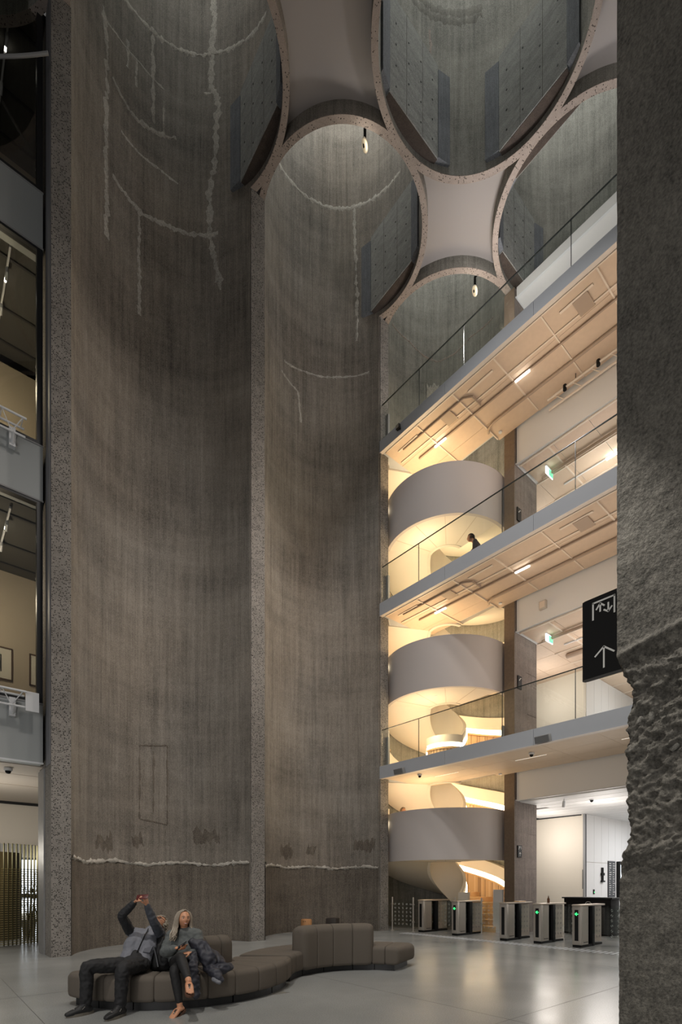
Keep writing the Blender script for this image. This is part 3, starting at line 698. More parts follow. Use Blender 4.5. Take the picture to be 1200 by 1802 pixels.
# white lattice trusses fixed to the two lower sheet bands
def truss(zc, lab):
    e = empty('lattice_truss', (1.8, YF-.2, zc)); tag(e, lab, 'truss')
    x1 = 1.78; pts = ((YF-.12, zc+.17), (YF-.42, zc+.17), (YF-.27, zc-.1))
    for y, z in pts: MB().tube([(-4.5, y, z), (x1, y, z)], .022, 8).build('chord', M['white_metal'], e, smooth=True)
    q = 0; x = x1-.06
    while x > -4.3:
        a, b = (pts[0], pts[2]) if q % 2 else (pts[1], pts[2])
        MB().tube([(x, a[0], a[1]), (x-.18, b[0], b[1])], .010, 6).build('lattice_bar', M['white_metal'], e, smooth=True)
        MB().tube([(x-.18, pts[2][0], pts[2][1]), (x-.36, a[0], a[1])], .010, 6).build('lattice_bar', M['white_metal'], e, smooth=True)
        MB().tube([(x, pts[0][0], pts[0][1]), (x, pts[1][0], pts[1][1])], .010, 6).build('lattice_bar', M['white_metal'], e, smooth=True)
        x -= .36; q += 1
    for x in (1.52, -.6):
        MB().box((x, YF-.13, zc-.28), (x+.11, YF-.013, zc+.1)).build('wall_bracket', M['white_metal'], e)
        MB().tube([(x+.055, YF-.1, zc-.25), (x+.055, YF-.28, zc-.08)], .03, 8).build('bracket_arm', M['white_metal'], e, smooth=True)
    return e
t1_ = truss(5.22, 'white lattice truss on the lowest grey band, with a small plate at its end'); truss(10.72, 'white lattice truss on the grey band above the print gallery')
MB().box((1.78, YF-.3, 5.05), (2.02, YF-.28, 5.45)).build('end_plate', M['white_metal'], t1_)

# ground floor room on the left
c = MB().box((-6, YF+.36, 4.06), (2.6, 26, 4.25)).box((2.6, 13.75, 4.06), (4.6, 26, 4.25)).build('ceiling', plain('cream ceiling board', srgb(206, 196, 184), .6)); struct(c)
for q, y in enumerate((13.9, 15.4)): MB().box((-6, y, 4.055), (2.6, y+.01, 4.062)).build('board_joint', M['duct'], c)
for x in (-.4, .95): MB().box((x, 12.8, 4.055), (x+.01, 18, 4.062)).build('board_joint', M['duct'], c)
struct(MB().box((-6, 18.6, 2.75), (6, 18.8, 4.06)).build('wall_lobby', M['beige']))
struct(MB().box((-6, 18.55, 3.98), (6, 18.6, 4.06)).build('trim_8', M['dark_metal']))
MB().box((.55, 13.0, 4.0), (.62, 13.9, 4.05)).build('linear_fitting', M['white_metal'], c)
d = empty('dome_camera', (1.62, 13.25, 4.06)); tag(d, 'white dome camera under the left ground floor ceiling', 'camera')
MB().lathe([(0, 0), (.085, 0), (.085, -.05), (.07, -.065), (0, -.065)], (1.62, 13.25, 4.055), 20).build('housing', M['white_metal'], d, smooth=True)
MB().lathe([(.06, -.065), (.052, -.1), (.03, -.122), (0, -.13)], (1.62, 13.25, 4.055), 20).build('dome', M['black'], d, smooth=True)
# curved lattice screen round a dark drum
sc = empty('lattice_screen', (1.45, 16.7, 0)); tag(sc, 'curved olive metal grid screen beyond the opening at the far left', 'screen')
olive = plain('olive metal', srgb(92, 88, 62), .35, .6)
scx, scy, sr = 1.15, 16.9, 2.15
for q in range(58):
    a = R(205+q*2.6); x, y = scx+sr*cos(a), scy+sr*sin(a)
    MB().box((x-.02, y-.009, 0.0), (x+.02, y+.009, 2.52), Matrix.Rotation(a, 3, 'Z'), (x, y, 0)).build('upright', olive, sc)
for q in range(34):
    z = .04+q*.056
    MB().tube([(scx+(sr-.01)*cos(R(204+i*4.7)), scy+(sr-.01)*sin(R(204+i*4.7)), z) for i in range(33)], .010, 5).build('grid_hoop', plain('pale grid wire', srgb(190, 176, 130), .4, .6) if q == 0 else bpy.data.materials['pale grid wire'], sc)
dr = MB().lathe([(0, 0), (.85, 0), (.85, 2.38), (0, 2.38)], (1.55, 17.0, 0), 40).build('dark_drum', plain('olive brown drum', srgb(76, 66, 44), .35), None, smooth=True)
tag(dr, 'dark olive drum standing inside the grid screen', 'drum')
# daylit window wall far behind
struct(MB().box((1.2, 25.4, 0.0), (8, 25.6, 4.0)).build('wall_lobby_far', M['beige']))
w = MB().box((2.0, 25.3, .3), (5.2, 25.32, 2.6)).build('window_9', emit('daylit pane', (.86, .93, 1, 1), 2.2)); struct(w)
MB().box((2.0, 25.25, .95), (5.2, 25.33, 1.1)).build('window_rail', M['dark_metal'], w)
MB().box((2.0, 25.25, 2.56), (5.2, 25.33, 2.66)).build('window_head', M['grey_metal'], w)
# potted plant and small tripod stand in front of that window
pl = empty('dried_plant', (2.72, 17.9, 0)); tag(pl, 'yellow dried branches in a pot behind the grid screen', 'plant')
MB().lathe([(0, 0), (.16, 0), (.2, .45), (.17, .45), (0, .4)], (2.72, 17.9, 0), 20).build('pot', M['white'], pl, smooth=True)
yel = plain('dried yellow leaf', srgb(196, 156, 74), .7); rnd = random.Random(3); lv = MB()
for q in range(16):
    a = rnd.uniform(0, 6.28); r_ = rnd.uniform(.1, .42); h = rnd.uniform(1.1, 1.95)
    p1 = Vector((2.72+r_*cos(a), 17.9+r_*sin(a), h))
    MB().tube([(2.72, 17.9, .4), (2.72+.3*r_*cos(a), 17.9+.3*r_*sin(a), h*.6), p1], .006, 5).build('branch', plain('brown twig', srgb(96, 72, 48), .8) if q == 0 else bpy.data.materials['brown twig'], pl)
    for t in range(14):
        c_ = p1+Vector((rnd.gauss(0, .07), rnd.gauss(0, .07), rnd.uniform(-.5, .05))); u = Vector((rnd.gauss(0, 1), rnd.gauss(0, 1), rnd.gauss(0, 1))).normalized()*.035; v = u.orthogonal().normalized()*.014
        n_ = len(lv.v); lv.v += [c_-u, c_-v, c_+u, c_+v]; lv.f.append((n_, n_+1, n_+2, n_+3))
tag(lv.build('leaves', yel, pl, fix=False), kind='stuff')
tp = empty('tripod_stand', (2.55, 16.0, 0)); tag(tp, 'thin black tripod stand behind the grid screen', 'tripod')
for a in (0, 2.1, 4.2): MB().tube([(2.55, 16.0, 1.0), (2.55+.2*cos(a), 16.0+.2*sin(a), 0.01)], .014, 6).build('leg', M['black'], tp)
MB().tube([(2.55, 16, .95), (2.57, 16, 1.75)], .016, 6).build('mast', M['black'], tp); MB().box((2.46, 15.95, 1.28), (2.56, 16.05, 1.4)).build('clamp', M['dark_metal'], tp)
lamp('lobby_lamp', 'POINT', (1.0, 15.0, 2.3), 110, (1, .93, .82), .2)
lamp('lobby_lamp', 'POINT', (2.6, 21.5, 3.2), 60, (.95, .97, 1), .2)
# far upper left: curved rail under the ring
cr_ = MB().tube([L(-7.6+.22*i, 10.2, 18.02+.0035*(i-3.6)**2) for i in range(9)], .03, 8).build('curved_rail', M['grey_metal'], None, smooth=True)
tag(cr_, 'white curved rail high up at the top left corner', 'rail')

# ================================================================ PENDANT SPEAKERS IN THE CELLS
for (x, y, z, dx, lab) in ((8.62, 9.34, 19.86, 0, 'small cream pendant disc hanging in the silo mouth above the middle bay'), (13.22, 9.36, 19.70, 0, 'small cream pendant disc hanging above the top balcony')):
    e = empty('pendant_lamp', (x, y, z)); tag(e, lab, 'pendant')
    MB().tube([(x, y, z+.40), (x, y-.32, z+.42)], .02, 8).build('bracket', M['black'], e)
    MB().tube([(x, y, z+.09), (x, y, z+.42)], .035, 10).build('stem', M['black'], e)
    o = MB().lathe([(0, -.03), (.11, -.03), (.125, -.012), (.125, .012), (.11, .03), (0, .03)], (0, 0, 0), 24)
    m_ = Matrix.Translation((x, y, z)) @ Matrix.Rotation(R(50), 4, 'Z') @ Matrix.Rotation(R(62), 4, 'X'); o.v = [m_ @ Vector(v) for v in o.v]
    o.build('disc', plain('cream shade', srgb(232, 220, 196), .5) if x < 10 else bpy.data.materials['cream shade'], e, smooth=True)
    o = MB().lathe([(0, -.04), (.035, -.04), (.035, .04), (0, .04)], (0, 0, 0), 14); o.v = [m_ @ Vector(v) for v in o.v]
    o.build('hub', M['black'], e, smooth=True)
    lamp('pendant_glow', 'POINT', (x-.1, y-.1, z-.3), 6, (1, .9, .75), .08)

# ================================================================ SIGNS AND FITTINGS
def flat(mb, pts, y0, y1, axis):     # extrude a polygon drawn in (u, z) on a wall
    n = len(mb.v); k = len(pts)
    for d in (y0, y1): mb.v += [((d, u, z) if axis == 'x' else (u, d, z)) for u, z in pts]
    mb.f += [tuple(n+i for i in range(k)), tuple(n+k+k-1-i for i in range(k))]
    mb.f += [(n+i, n+(i+1) % k, n+k+(i+1) % k, n+k+i) for i in range(k)]
    return mb
def bar(mb, p, q, w, d0, d1, axis):
    p = Vector(p); q = Vector(q); t = (q-p).normalized(); nn = Vector((-t.y, t.x))*w/2
    return flat(mb, [tuple(p-nn), tuple(p+nn), tuple(q+nn), tuple(q-nn)], d0, d1, axis)
# large hanging sign beside the hacked wall end (in a plane across the hall)
sx = 6.52; ya, yb, z0, z1 = 2.20, 3.02, 4.09, 5.08
sg = empty('lift_sign', (sx, yb, z0)); tag(sg, 'large black sign with white lift symbol and upward arrow', 'sign')
MB().prism([(sx, ya), (sx, yb-.05), (sx+.015, yb-.015), (sx+.05, yb), (sx+.09, yb-.015), (sx+.10, yb-.05), (sx+.10, ya)], z0, z1).build('board', M['black'], sg, smooth=True)
X0, X1 = sx-.003, sx+.001
U = lambda f: yb-f*(yb-ya)          # 0 at the free edge, 1 at the wall
for nm, segs in (('door_outline', (((.187, 4.80), (.187, 5.015)), ((.177, 5.01), (.507, 5.01)), ((.497, 4.80), (.497, 5.015)))),
                 ('up_arrow', (((.293, 4.875), (.293, 4.98)), ((.232, 4.915), (.297, 4.983)), ((.358, 4.93), (.288, 4.983)))),
                 ('down_arrow', (((.41, 4.955), (.41, 4.845)), ((.342, 4.885), (.414, 4.84)), ((.465, 4.895), (.406, 4.84)))),
                 ('direction_arrow', (((.346, 4.17), (.346, 4.43)), ((.213, 4.335), (.350, 4.435)), ((.497, 4.33), (.340, 4.435))))):
    sm = MB()
    for p, q in segs: bar(sm, (U(p[0]), p[1]), (U(q[0]), q[1]), .02, X0, X1, 'x')
    sm.build(nm, M['print'], sg)
MB().box((sx+.04, 2.04, 4.3), (sx+.07, 2.26, 4.36)).box((sx+.04, 2.04, 4.85), (sx+.07, 2.26, 4.91)).build('wall_bracket', M['black'], sg)
# three small black signs on the column
for k, (xa, za, zb_, lab) in enumerate(((14.36, 2.35, 2.72, 'small black sign on the column above the gates'), (14.36, 7.58, 7.98, 'small black sign on the column at the lowest balcony'), (14.33, 12.78, 13.18, 'small black sign on the column at the middle balcony'))):
    e = empty('column_sign', (xa, 8.60, za)); tag(e, lab, 'sign')
    MB().box((xa, 8.585, za), (xa+.22, 8.618, zb_)).build('plate', M['black'], e)
    q = MB(); y0, y1 = 8.581, 8.586
    if k == 0:
        for p_, r_ in (((.11, .05), (.11, .15)), ((.06, .11), (.115, .155)), ((.16, .11), (.105, .155)), ((.05, .24), (.05, .34)), ((.045, .335), (.10, .335)), ((.10, .28), (.10, .34)), ((.13, .335), (.17, .335)), ((.17, .25), (.17, .34))):
            bar(q, (xa+p_[0], za+p_[1]), (xa+r_[0], za+r_[1]), .014, y0, y1, 'y')
    else:
        for p_, r_ in (((.05, .26), (.09, .26)), ((.09, .26), (.09, .30)), ((.085, .30), (.13, .30)), ((.13, .30), (.13, .34)), ((.125, .34), (.18, .34))):
            bar(q, (xa+p_[0], za+p_[1]), (xa+r_[0], za+r_[1]), .012, y0, y1, 'y')
    q.build('white_symbol', M['print'], e)
# emergency exit signs hung from the bulkhead corner
exit_g = emit('green exit panel', (.12, .62, .34, 1), 1.5); exit_w = emit('white exit panel', (.9, 1, .97, 1), 3.0)
for z, lab in ((9.02, 'green and white running-man exit sign on the lower hall ceiling'), (14.18, 'green and white running-man exit sign on the upper hall ceiling')):
    x0, y0 = 14.95, 8.0; e = empty('exit_sign', (x0, y0, z)); tag(e, lab, 'exit sign')
    MB().box((x0, y0-.012, z), (x0+.42, y0+.012, z+.22)).build('panel', exit_w, e)
    MB().box((x0+.17, y0-.016, z+.01), (x0+.41, y0-.012, z+.21)).build('green_field', exit_g, e)
    q = MB()
    for p_, r_ in (((.25, .15), (.29, .10)), ((.29, .10), (.26, .05)), ((.29, .10), (.34, .07)), ((.25, .14), (.21, .11)), ((.26, .15), (.32, .14)), ((.30, .17), (.32, .17))):
        bar(q, (x0+p_[0], z+p_[1]), (x0+r_[0], z+r_[1]), .016, y0-.019, y0-.016, 'y')
    q.build('running_figure', M['print'], e)
    q = MB()
    for p_, r_ in (((.14, .11), (.04, .11)), ((.04, .11), (.08, .15)), ((.04, .11), (.08, .07))): bar(q, (x0+p_[0], z+p_[1]), (x0+r_[0], z+r_[1]), .014, y0-.016, y0-.012, 'y')
    q.build('green_arrow', exit_g, e)
    MB().box((x0+.02, y0-.02, z+.22), (x0+.40, y0+.02, z+.27)).build('lamp_housing', M['white_metal'], e)
# speakers and cameras on the lowest balcony
for n_, (y, lab) in enumerate(((10.95, 'grey box speaker on the lowest fascia near the wall end'), (6.30, 'grey box speaker on the lowest fascia in front of the hall'))):
    x = bx(y, 11.64); e = empty('wall_speaker', (x, y, 4.95)); tag(e, lab, 'speaker')
    rot = Matrix.Rotation(R(-16), 3, 'Y')
    o = MB().box((x-.16, y-.19, 4.93), (x-.04, y+.19, 5.10), rot, (x-.1, y, 5.0)).build('cabinet', M['grey_metal'], e); bevel(o, .012)
    MB().box((x-.165, y-.17, 4.945), (x-.158, y+.17, 5.085), rot, (x-.1, y, 5.0)).build('grille', plain('speaker mesh', srgb(128, 128, 128), .7) if n_ == 0 else bpy.data.materials['speaker mesh'], e)
    MB().box((x-.06, y-.05, 4.97), (x+.004, y+.05, 5.05)).build('bracket', M['grey_metal'], e)
for (x, y, z, lab) in ((12.1, 10.6, 4.935, 'tiny dome camera under the lowest soffit near the wall end'), (12.35, 7.0, 4.935, 'round sensor under the lowest soffit in front of the hall'), (15.6, 6.9, 4.08, 'dome camera under the hall ceiling left of the corner trim'), (16.6, 5.9, 4.08, 'dome camera under the hall ceiling right of the corner trim')):
    e = empty('dome_camera', (x, y, z)); tag(e, lab, 'camera')
    MB().lathe([(0, 0), (.07, 0), (.07, -.04), (.055, -.05), (0, -.05)], (x, y, z), 18).build('housing', M['white_metal'], e, smooth=True)
    MB().lathe([(.05, -.05), (.042, -.085), (.02, -.105), (0, -.108)], (x, y, z), 18).build('dome', M['black'], e, smooth=True)
e = empty('spot_light', (14.9, 7.4, 4.08)); tag(e, 'white cylinder spotlight under the ground floor hall ceiling', 'spotlight')
MB().tube([(14.9, 7.4, 4.08), (14.9, 7.4, 3.98)], .015, 8).build('stem', M['white_metal'], e); MB().tube([(14.9, 7.4, 4.0), (14.93, 7.43, 3.82)], .045, 12).build('barrel', M['white_metal'], e, smooth=True)
for z, lab in ((10.02, 'small round lit spotlight on the bulkhead above the lift sign'), (15.28, 'small round lit spotlight on the bulkhead under the top balcony')):
    y = 5.0; x = bx(y, 14.19)
    e = empty('spot_light', (x, y, z)); tag(e, lab, 'spotlight')
    MB().tube([(x+.03, y, z-.16), (x-.10, y-.02, z-.2)], .075, 16).build('barrel', M['black'], e, smooth=True)
    MB().tube([(x-.098, y-.02, z-.2), (x-.106, y-.021, z-.203)], .045, 14).build('lens', M['led_c'], e, smooth=True)
e = empty('junction_box', (14.2, 7.8, 9.75)); tag(e, 'small beige box on the bulkhead right of the column', 'box')
bevel(MB().box((bx(7.7, 14.12), 7.6, 9.62), (bx(7.7, 14.22), 7.82, 9.86)).build('case', plain('beige case', srgb(196, 188, 178), .6), e), .01)
MB().box((bx(7.7, 14.115), 7.63, 9.65), (bx(7.7, 14.121), 7.79, 9.83)).build('cover', M['rib'], e)
e = empty('floodlight', (11.6, 11.0, 15.8)); tag(e, 'small black floodlight clipped to the top fascia', 'lamp')
x = bx(11.0, 11.6); bevel(MB().box((x-.1, 10.93, 15.62), (x-.02, 11.07, 15.76)).build('head', M['black'], e), .01)
MB().box((x-.106, 10.95, 15.645), (x-.1, 11.05, 15.735)).build('lens', M['steel'], e); MB().box((x-.03, 10.98, 15.66), (x+.035, 11.02, 15.72)).build('clip', M['black'], e)
# white lighting truss under the top balcony
e = empty('lighting_truss', (14.0, 6, 15.2)); tag(e, 'white ladder truss hanging under the top balcony soffit', 'truss')
for dz, dx in ((0, 0), (-.22, .1)): MB().tube([(bx(7.4, 13.85)+dx, 7.4, 15.35+dz), (bx(1, 13.85)+dx, 1, 15.35+dz)], .03, 8).build('chord', M['rib'], e, smooth=True)
for q in range(12): MB().tube([(bx(7-q*.5, 13.85), 7.2-q*.5, 15.35), (bx(7-q*.5, 13.95), 6.95-q*.5, 15.13)], .011, 6).build('lattice_bar', M['rib'], e)
for q in range(4): MB().tube([(bx(6.9-q*.9, 13.85), 6.9-q*.9, 15.28), (bx(6.9-q*.9, 13.85), 6.9-q*.9, 15.42)], .05, 10).build('clamp', M['black'], e)
for q in range(3): MB().tube([(bx(6.6-q*2, 13.85), 6.6-q*2, 15.36), (bx(6.6-q*2, 13.85), 6.6-q*2, 15.53)], .012, 6).build('hanger', M['black'], e)
e = empty('ceiling_diffuser', (17.4, 5.2, 14.4)); tag(e, 'round white ceiling diffuser in the upper hall', 'vent')
MB().lathe([(.30, 0), (.42, 0), (.42, -.07), (.30, -.07), (.30, 0)], (17.4, 5.2, 14.44), 32).build('ring', M['white_metal'], e, smooth=True)
for a in range(3):
    q = MB().box((17.1, 5.17, 14.39), (17.7, 5.23, 14.43), Matrix.Rotation(a*pi/3, 3, 'Z'), (17.4, 5.2, 14.4)).build('blade', M['white_metal'], e)
# directory board, screen and fittings on the white wall
e = empty('directory_board', (20.55, 8.48, 1.0)); tag(e, 'tall dark grey directory board on the white wall', 'sign')
MB().box((20.55, 8.445, 1.02), (21.15, 8.488, 2.42)).build('board', plain('dark grey board', srgb(70, 72, 76), .5), e)
q = MB(); rnd = random.Random(5)
for r_ in range(15):
    z = 2.32-r_*.085; 
    for c0 in (20.60, 20.92): q.box((c0, 8.441, z-.012), (c0+rnd.uniform(.06, .2), 8.446, z+.012))
q.build('lettering', M['print'], e)
e = empty('wall_screen', (21.4, 8.45, 1.0)); tag(e, 'bright portrait screen in a black case beside the hacked wall end', 'screen')
bevel(MB().box((21.35, 8.36, 1.0), (22.6, 8.488, 2.42)).build('case', M['black'], e), .015)
def scr():
    m, nt, b = newmat('screen picture'); N = nt.nodes; K = nt.links
    tc = N.new('ShaderNodeTexCoord'); mp = N.new('ShaderNodeMapping'); mp.inputs['Scale'].default_value = (3, 1, 2.2); K.new(tc.outputs['Object'], mp.inputs[0])
    v = N.new('ShaderNodeTexVoronoi'); v.inputs['Scale'].default_value = 1.6; K.new(mp.outputs[0], v.inputs[0])
    cr = N.new('ShaderNodeValToRGB'); cr.color_ramp.interpolation = 'CONSTANT'
    for p_, c_ in ((.0, (.75, .82, .9, 1)), (.55, (.25, .3, .34, 1)), (.75, (.45, .6, .25, 1)), (.85, (.8, .85, .9, 1))):
        el = cr.color_ramp.elements.new(p_) if p_ else cr.color_ramp.elements[0]; el.color = c_
    sp = N.new('ShaderNodeSeparateColor'); K.new(v.outputs['Color'], sp.inputs[0]); K.new(sp.outputs[0], cr.inputs[0])
    K.new(cr.outputs[0], b.inputs['Emission Color']); b.inputs['Emission Strength'].default_value = .9; b.inputs['Base Color'].default_value = (.02, .02, .02, 1); return m
MB().box((21.42, 8.352, 1.06), (22.54, 8.361, 1.75)).build('picture', scr(), e)
MB().box((21.42, 8.352, 1.75), (22.54, 8.361, 2.36)).build('title_field', emit('pale screen', (.8, .87, .95, 1), .9), e)
e = empty('defibrillator_bracket', (19.95, 8.48, 1.5)); tag(e, 'narrow black handle fitting on the white wall', 'fitting')
MB().box((19.98, 8.43, 1.6), (20.08, 8.488, 2.15)).build('bar', M['black'], e); MB().box((19.93, 8.41, 1.85), (20.12, 8.488, 1.95)).build('clamp', M['black'], e); MB().box((19.93, 8.41, 1.6), (20.16, 8.488, 1.66)).build('foot', M['black'], e)
e = empty('door_button', (19.35, 8.48, 1.2)); tag(e, 'small black door button with green dot on the white wall', 'button')
MB().box((19.3, 8.46, 1.15), (19.38, 8.488, 1.33)).build('plate', M['black'], e); MB().box((19.33, 8.455, 1.2), (19.36, 8.461, 1.24)).build('dot', M['green'], e)

# ================================================================ GATES
def etched_rows(mb, x0, x1, z0, z1, y, dx=.085, dz=.115, seed=0, axis='y'):
    rnd = random.Random(seed); nx = max(1, int((x1-x0)/dx)); nz_ = int((z1-z0)/dz)
    for i in range(nx):
        for j in range(nz_):
            cx = x0+(i+.5)*(x1-x0)/nx; cz = z0+(j+.5)*(z1-z0)/nz_; t = rnd.uniform(0, 3.1)
            # small broken ring: two arcs
            for h in (0, pi):
                o = [(cx+.027*cos(t+h+k*.42), cz+.03*sin(t+h+k*.42)) for k in range(6)]; n_ = [(cx+.014*cos(t+h+k*.42), cz+.016*sin(t+h+k*.42)) for k in range(6)]
                for k in range(5): flat(mb, [o[k], o[k+1], n_[k+1], n_[k]], y-.0015, y+.0015, axis)
    return mb
gtrim = plain('pale gate lid', srgb(196, 184, 170), .35, .5)
smoke = glass('smoked glass', (.30, .29, .28, 1), .08)
gate_parts = {}
def gate(x, y, lab, lit):
    e = empty('access_gate', (x, y-.11, 0)); tag(e, lab, 'gate', 'access gates in a row before the stair')
    MB().box((x+.01, y-.21, 0), (x+.62, y-.01, .06)).box((x+.62, y-.16, 0), (x+1.28, y-.06, .05)).build('plinth', M['black'], e)
    bevel(MB().box((x, y-.22, .06), (x+.10, y, 1.0)).build('front_column', M['steel'], e), .015)
    MB().box((x-.004, y-.155, .16), (x+.002, y-.065, .90)).build('reader_slot', M['black'], e)
    MB().box((x+.10, y-.20, .06), (x+.42, y-.02, .98)).build('cabinet', M['steel'], e)
    MB().box((x+.12, y-.206, .12), (x+.40, y-.2, .93)).build('side_panel', plain('satin panel', srgb(186, 178, 168), .4, .7) if 'satin panel' not in bpy.data.materials else bpy.data.materials['satin panel'], e)
    MB().box((x+.16, y-.209, .11), (x+.38, y-.205, .125)).build('vent_slot', M['black'], e)
    MB().box((x+.42, y-.16, .06), (x+.60, y-.06, .97)).build('smoked_window', smoke, e)
    bevel(MB().box((x+.60, y-.22, .0), (x+.74, y-.0, .99)).build('hinge_post', M['black'], e), .012)
    MB().box((x+.74, y-.14, .08), (x+1.28, y-.08, .97)).build('rear_panel', plain('rear panel', srgb(186, 176, 164), .35, .5) if 'rear panel' not in bpy.data.materials else bpy.data.materials['rear panel'], e)
    etched_rows(MB(), x+.80, x+1.24, .14, .94, y-.142, .14, .115, int(y*10)).build('printed_rings', plain('grey ring print', srgb(120, 122, 126), .5) if 'grey ring print' not in bpy.data.materials else bpy.data.materials['grey ring print'], e)
    bevel(MB().box((x-.01, y-.225, .985), (x+1.30, y+.005, 1.025)).build('lid', gtrim, e), .008)
    MB().box((x+.64, y-.80, .30), (x+.655, y-.22, .95)).build('swing_wing', M['glass'], e)
    if lit:
        q = MB(); p0 = y-.11
        for a_, b_ in (((-.03, .0), (.01, .035)), ((-.03, .0), (.01, -.035)), ((-.03, 0), (.045, 0))): bar(q, (p0-a_[0], .80+a_[1]), (p0-b_[0], .80+b_[1]), .018, x-.009, x-.005, 'x')
        q.build('green_arrow', M['green'], e)
    return e
for (x, y, lab, lit) in ((12.34, 10.88, 'leftmost access gate, nearest the sawn wall end', 0), (12.27, 9.51, 'second access gate from the left, in front of the oak steps', 1), (12.15, 7.82, 'third access gate from the left, in front of the column', 0), (12.2, 6.87, 'second access gate from the right, with a green arrow', 1), (12.15, 5.84, 'rightmost access gate, with a green arrow', 1)):
    gate(x, y, lab, lit)
def screen(p, q, z0, z1, lab, posts=()):
    p = Vector(p); q = Vector(q); e = empty('glass_screen', (p.x, p.y, 0)); tag(e, lab, 'glass screen')
    d = q-p; n = int(d.length/1.0)+1
    for i in range(n):
        a = p+d*(i/n); b = p+d*((i+1)/n); u = d.normalized()*.012
        strip(a.to_3d()+u.to_3d(), b.to_3d()-u.to_3d(), .012, z0, z1, MB()).build('pane', M['glass'], e)
    ang = atan2(d.y, d.x); mb = MB(); etched_rows(mb, .05, d.length-.05, z0+.05, z1-.06, 0, .145, .125, int(p.x*7+p.y*3))
    m_ = Matrix.Translation((p.x, p.y, 0)) @ Matrix.Rotation(ang, 4, 'Z'); mb.v = [m_ @ Vector(v) for v in mb.v]
    mb.build('etched_rings', M['etched'], e)
    for t in posts:
        c_ = p+d*t; MB().tube([(c_.x, c_.y, 0), (c_.x, c_.y, 1.1)], .024, 12).build('post', M['steel'], e, smooth=True)
        MB().lathe([(0, 0), (.06, 0), (.06, .012), (0, .012)], (c_.x, c_.y, 0), 16).build('post_base', M['steel'], e)
        for z in (.3, .85): MB().box((c_.x-.03, c_.y-.035, z), (c_.x+.03, c_.y+.035, z+.04)).build('clamp', M['steel'], e)
screen((12.15, 11.84), (12.22, 10.95), .12, 1.0, 'etched glass screen between the wall end and the first gate', (.01, .97))
screen((13.2, 10.61), (13.2, 9.57), .1, 1.0, 'etched glass screen behind the two left gates', (.5,))
screen((13.35, 9.24), (13.35, 7.9), .1, .98, 'etched glass screen in front of the oak steps', (.02,))
screen((13.45, 7.55), (13.45, 6.92), .1, .98, 'etched glass screen behind the third and fourth gates')
screen((13.5, 6.6), (13.5, 5.89), .1, .98, 'etched glass screen behind the two right gates')
screen((13.4, 5.56), (13.4, 3.9), .1, .98, 'etched glass screen at the right edge before the white wall', (.6,))
e = empty('info_desk', (15.6, 7.2, 0)); tag(e, 'black counter with a round white emblem behind the gates', 'counter')
bevel(MB().box((15.6, 6.35, 0), (16.2, 7.75, 1.08)).build('body', M['black'], e), .012); MB().box((15.56, 6.3, 1.08), (16.25, 7.8, 1.12)).build('top', M['dark_metal'], e)
q = MB()
for k in range(20):
    a0, a1 = 2*pi*k/20, 2*pi*(k+1)/20
    flat(q, [(7.0+.10*cos(a0), .9+.10*sin(a0)), (7.0+.10*cos(a1), .9+.10*sin(a1)), (7.0+.085*cos(a1), .9+.085*sin(a1)), (7.0+.085*cos(a0), .9+.085*sin(a0))], 15.592, 15.601, 'x')
for dy in (-.03, .03): flat(q, [(7+dy-.012, .86), (7+dy+.012, .86), (7+dy+.012, .94), (7+dy-.012, .94)], 15.592, 15.601, 'x')
q.build('emblem', M['print'], e)
e = empty('waste_bin', (14.6, 7.9, 0)); tag(e, 'narrow black bin behind the third gate', 'bin')
bevel(MB().box((14.55, 7.75, 0), (14.85, 8.05, .82)).build('body', M['black'], e), .02); MB().box((14.6, 7.8, .82), (14.8, 8.0, .84)).build('rim', M['steel'], e)
e = empty('bottle', (12.75, 6.75, 1.025)); tag(e, 'small brown bottle standing on the second gate from the right', 'bottle')
MB().lathe([(0, 0), (.032, 0), (.034, .1), (.014, .14), (.014, .17), (0, .17)], (12.75, 6.75, 1.026), 16).build('body', plain('brown glass', srgb(92, 58, 30), .2), e, smooth=True)
MB().lathe([(0, .17), (.016, .17), (.016, .195), (0, .195)], (12.75, 6.75, 1.026), 12).build('cap', gtrim, e)
e = empty('leaflet_tray', (12.9, 7.7, 1.025)); tag(e, 'small tan tray lying on the lid of the third gate', 'tray')
bevel(MB().box((12.8, 7.62, 1.026), (13.15, 7.78, 1.05)).build('tray', M['oak'], e), .005); MB().box((12.83, 7.64, 1.05), (13.1, 7.76, 1.056)).build('leaflets', M['print'], e)
# ribbed guide strips let into the floor before the gates
for k in range(62):
    y = 10.9-k*.13
    MB().box((11.55, y, 0), (11.95, y+.06, .004)).build('guide_strip', M['fascia'], fl)
q = L(-.915, 7.1); MB().prism([q+L(-.17, .0), q+L(.02, -.13), q+L(.2, .02), q+L(0, .16)], 0, .003).build('floor_box_lid', plain('floor box lid', srgb(140, 138, 132), .4, .3), fl)

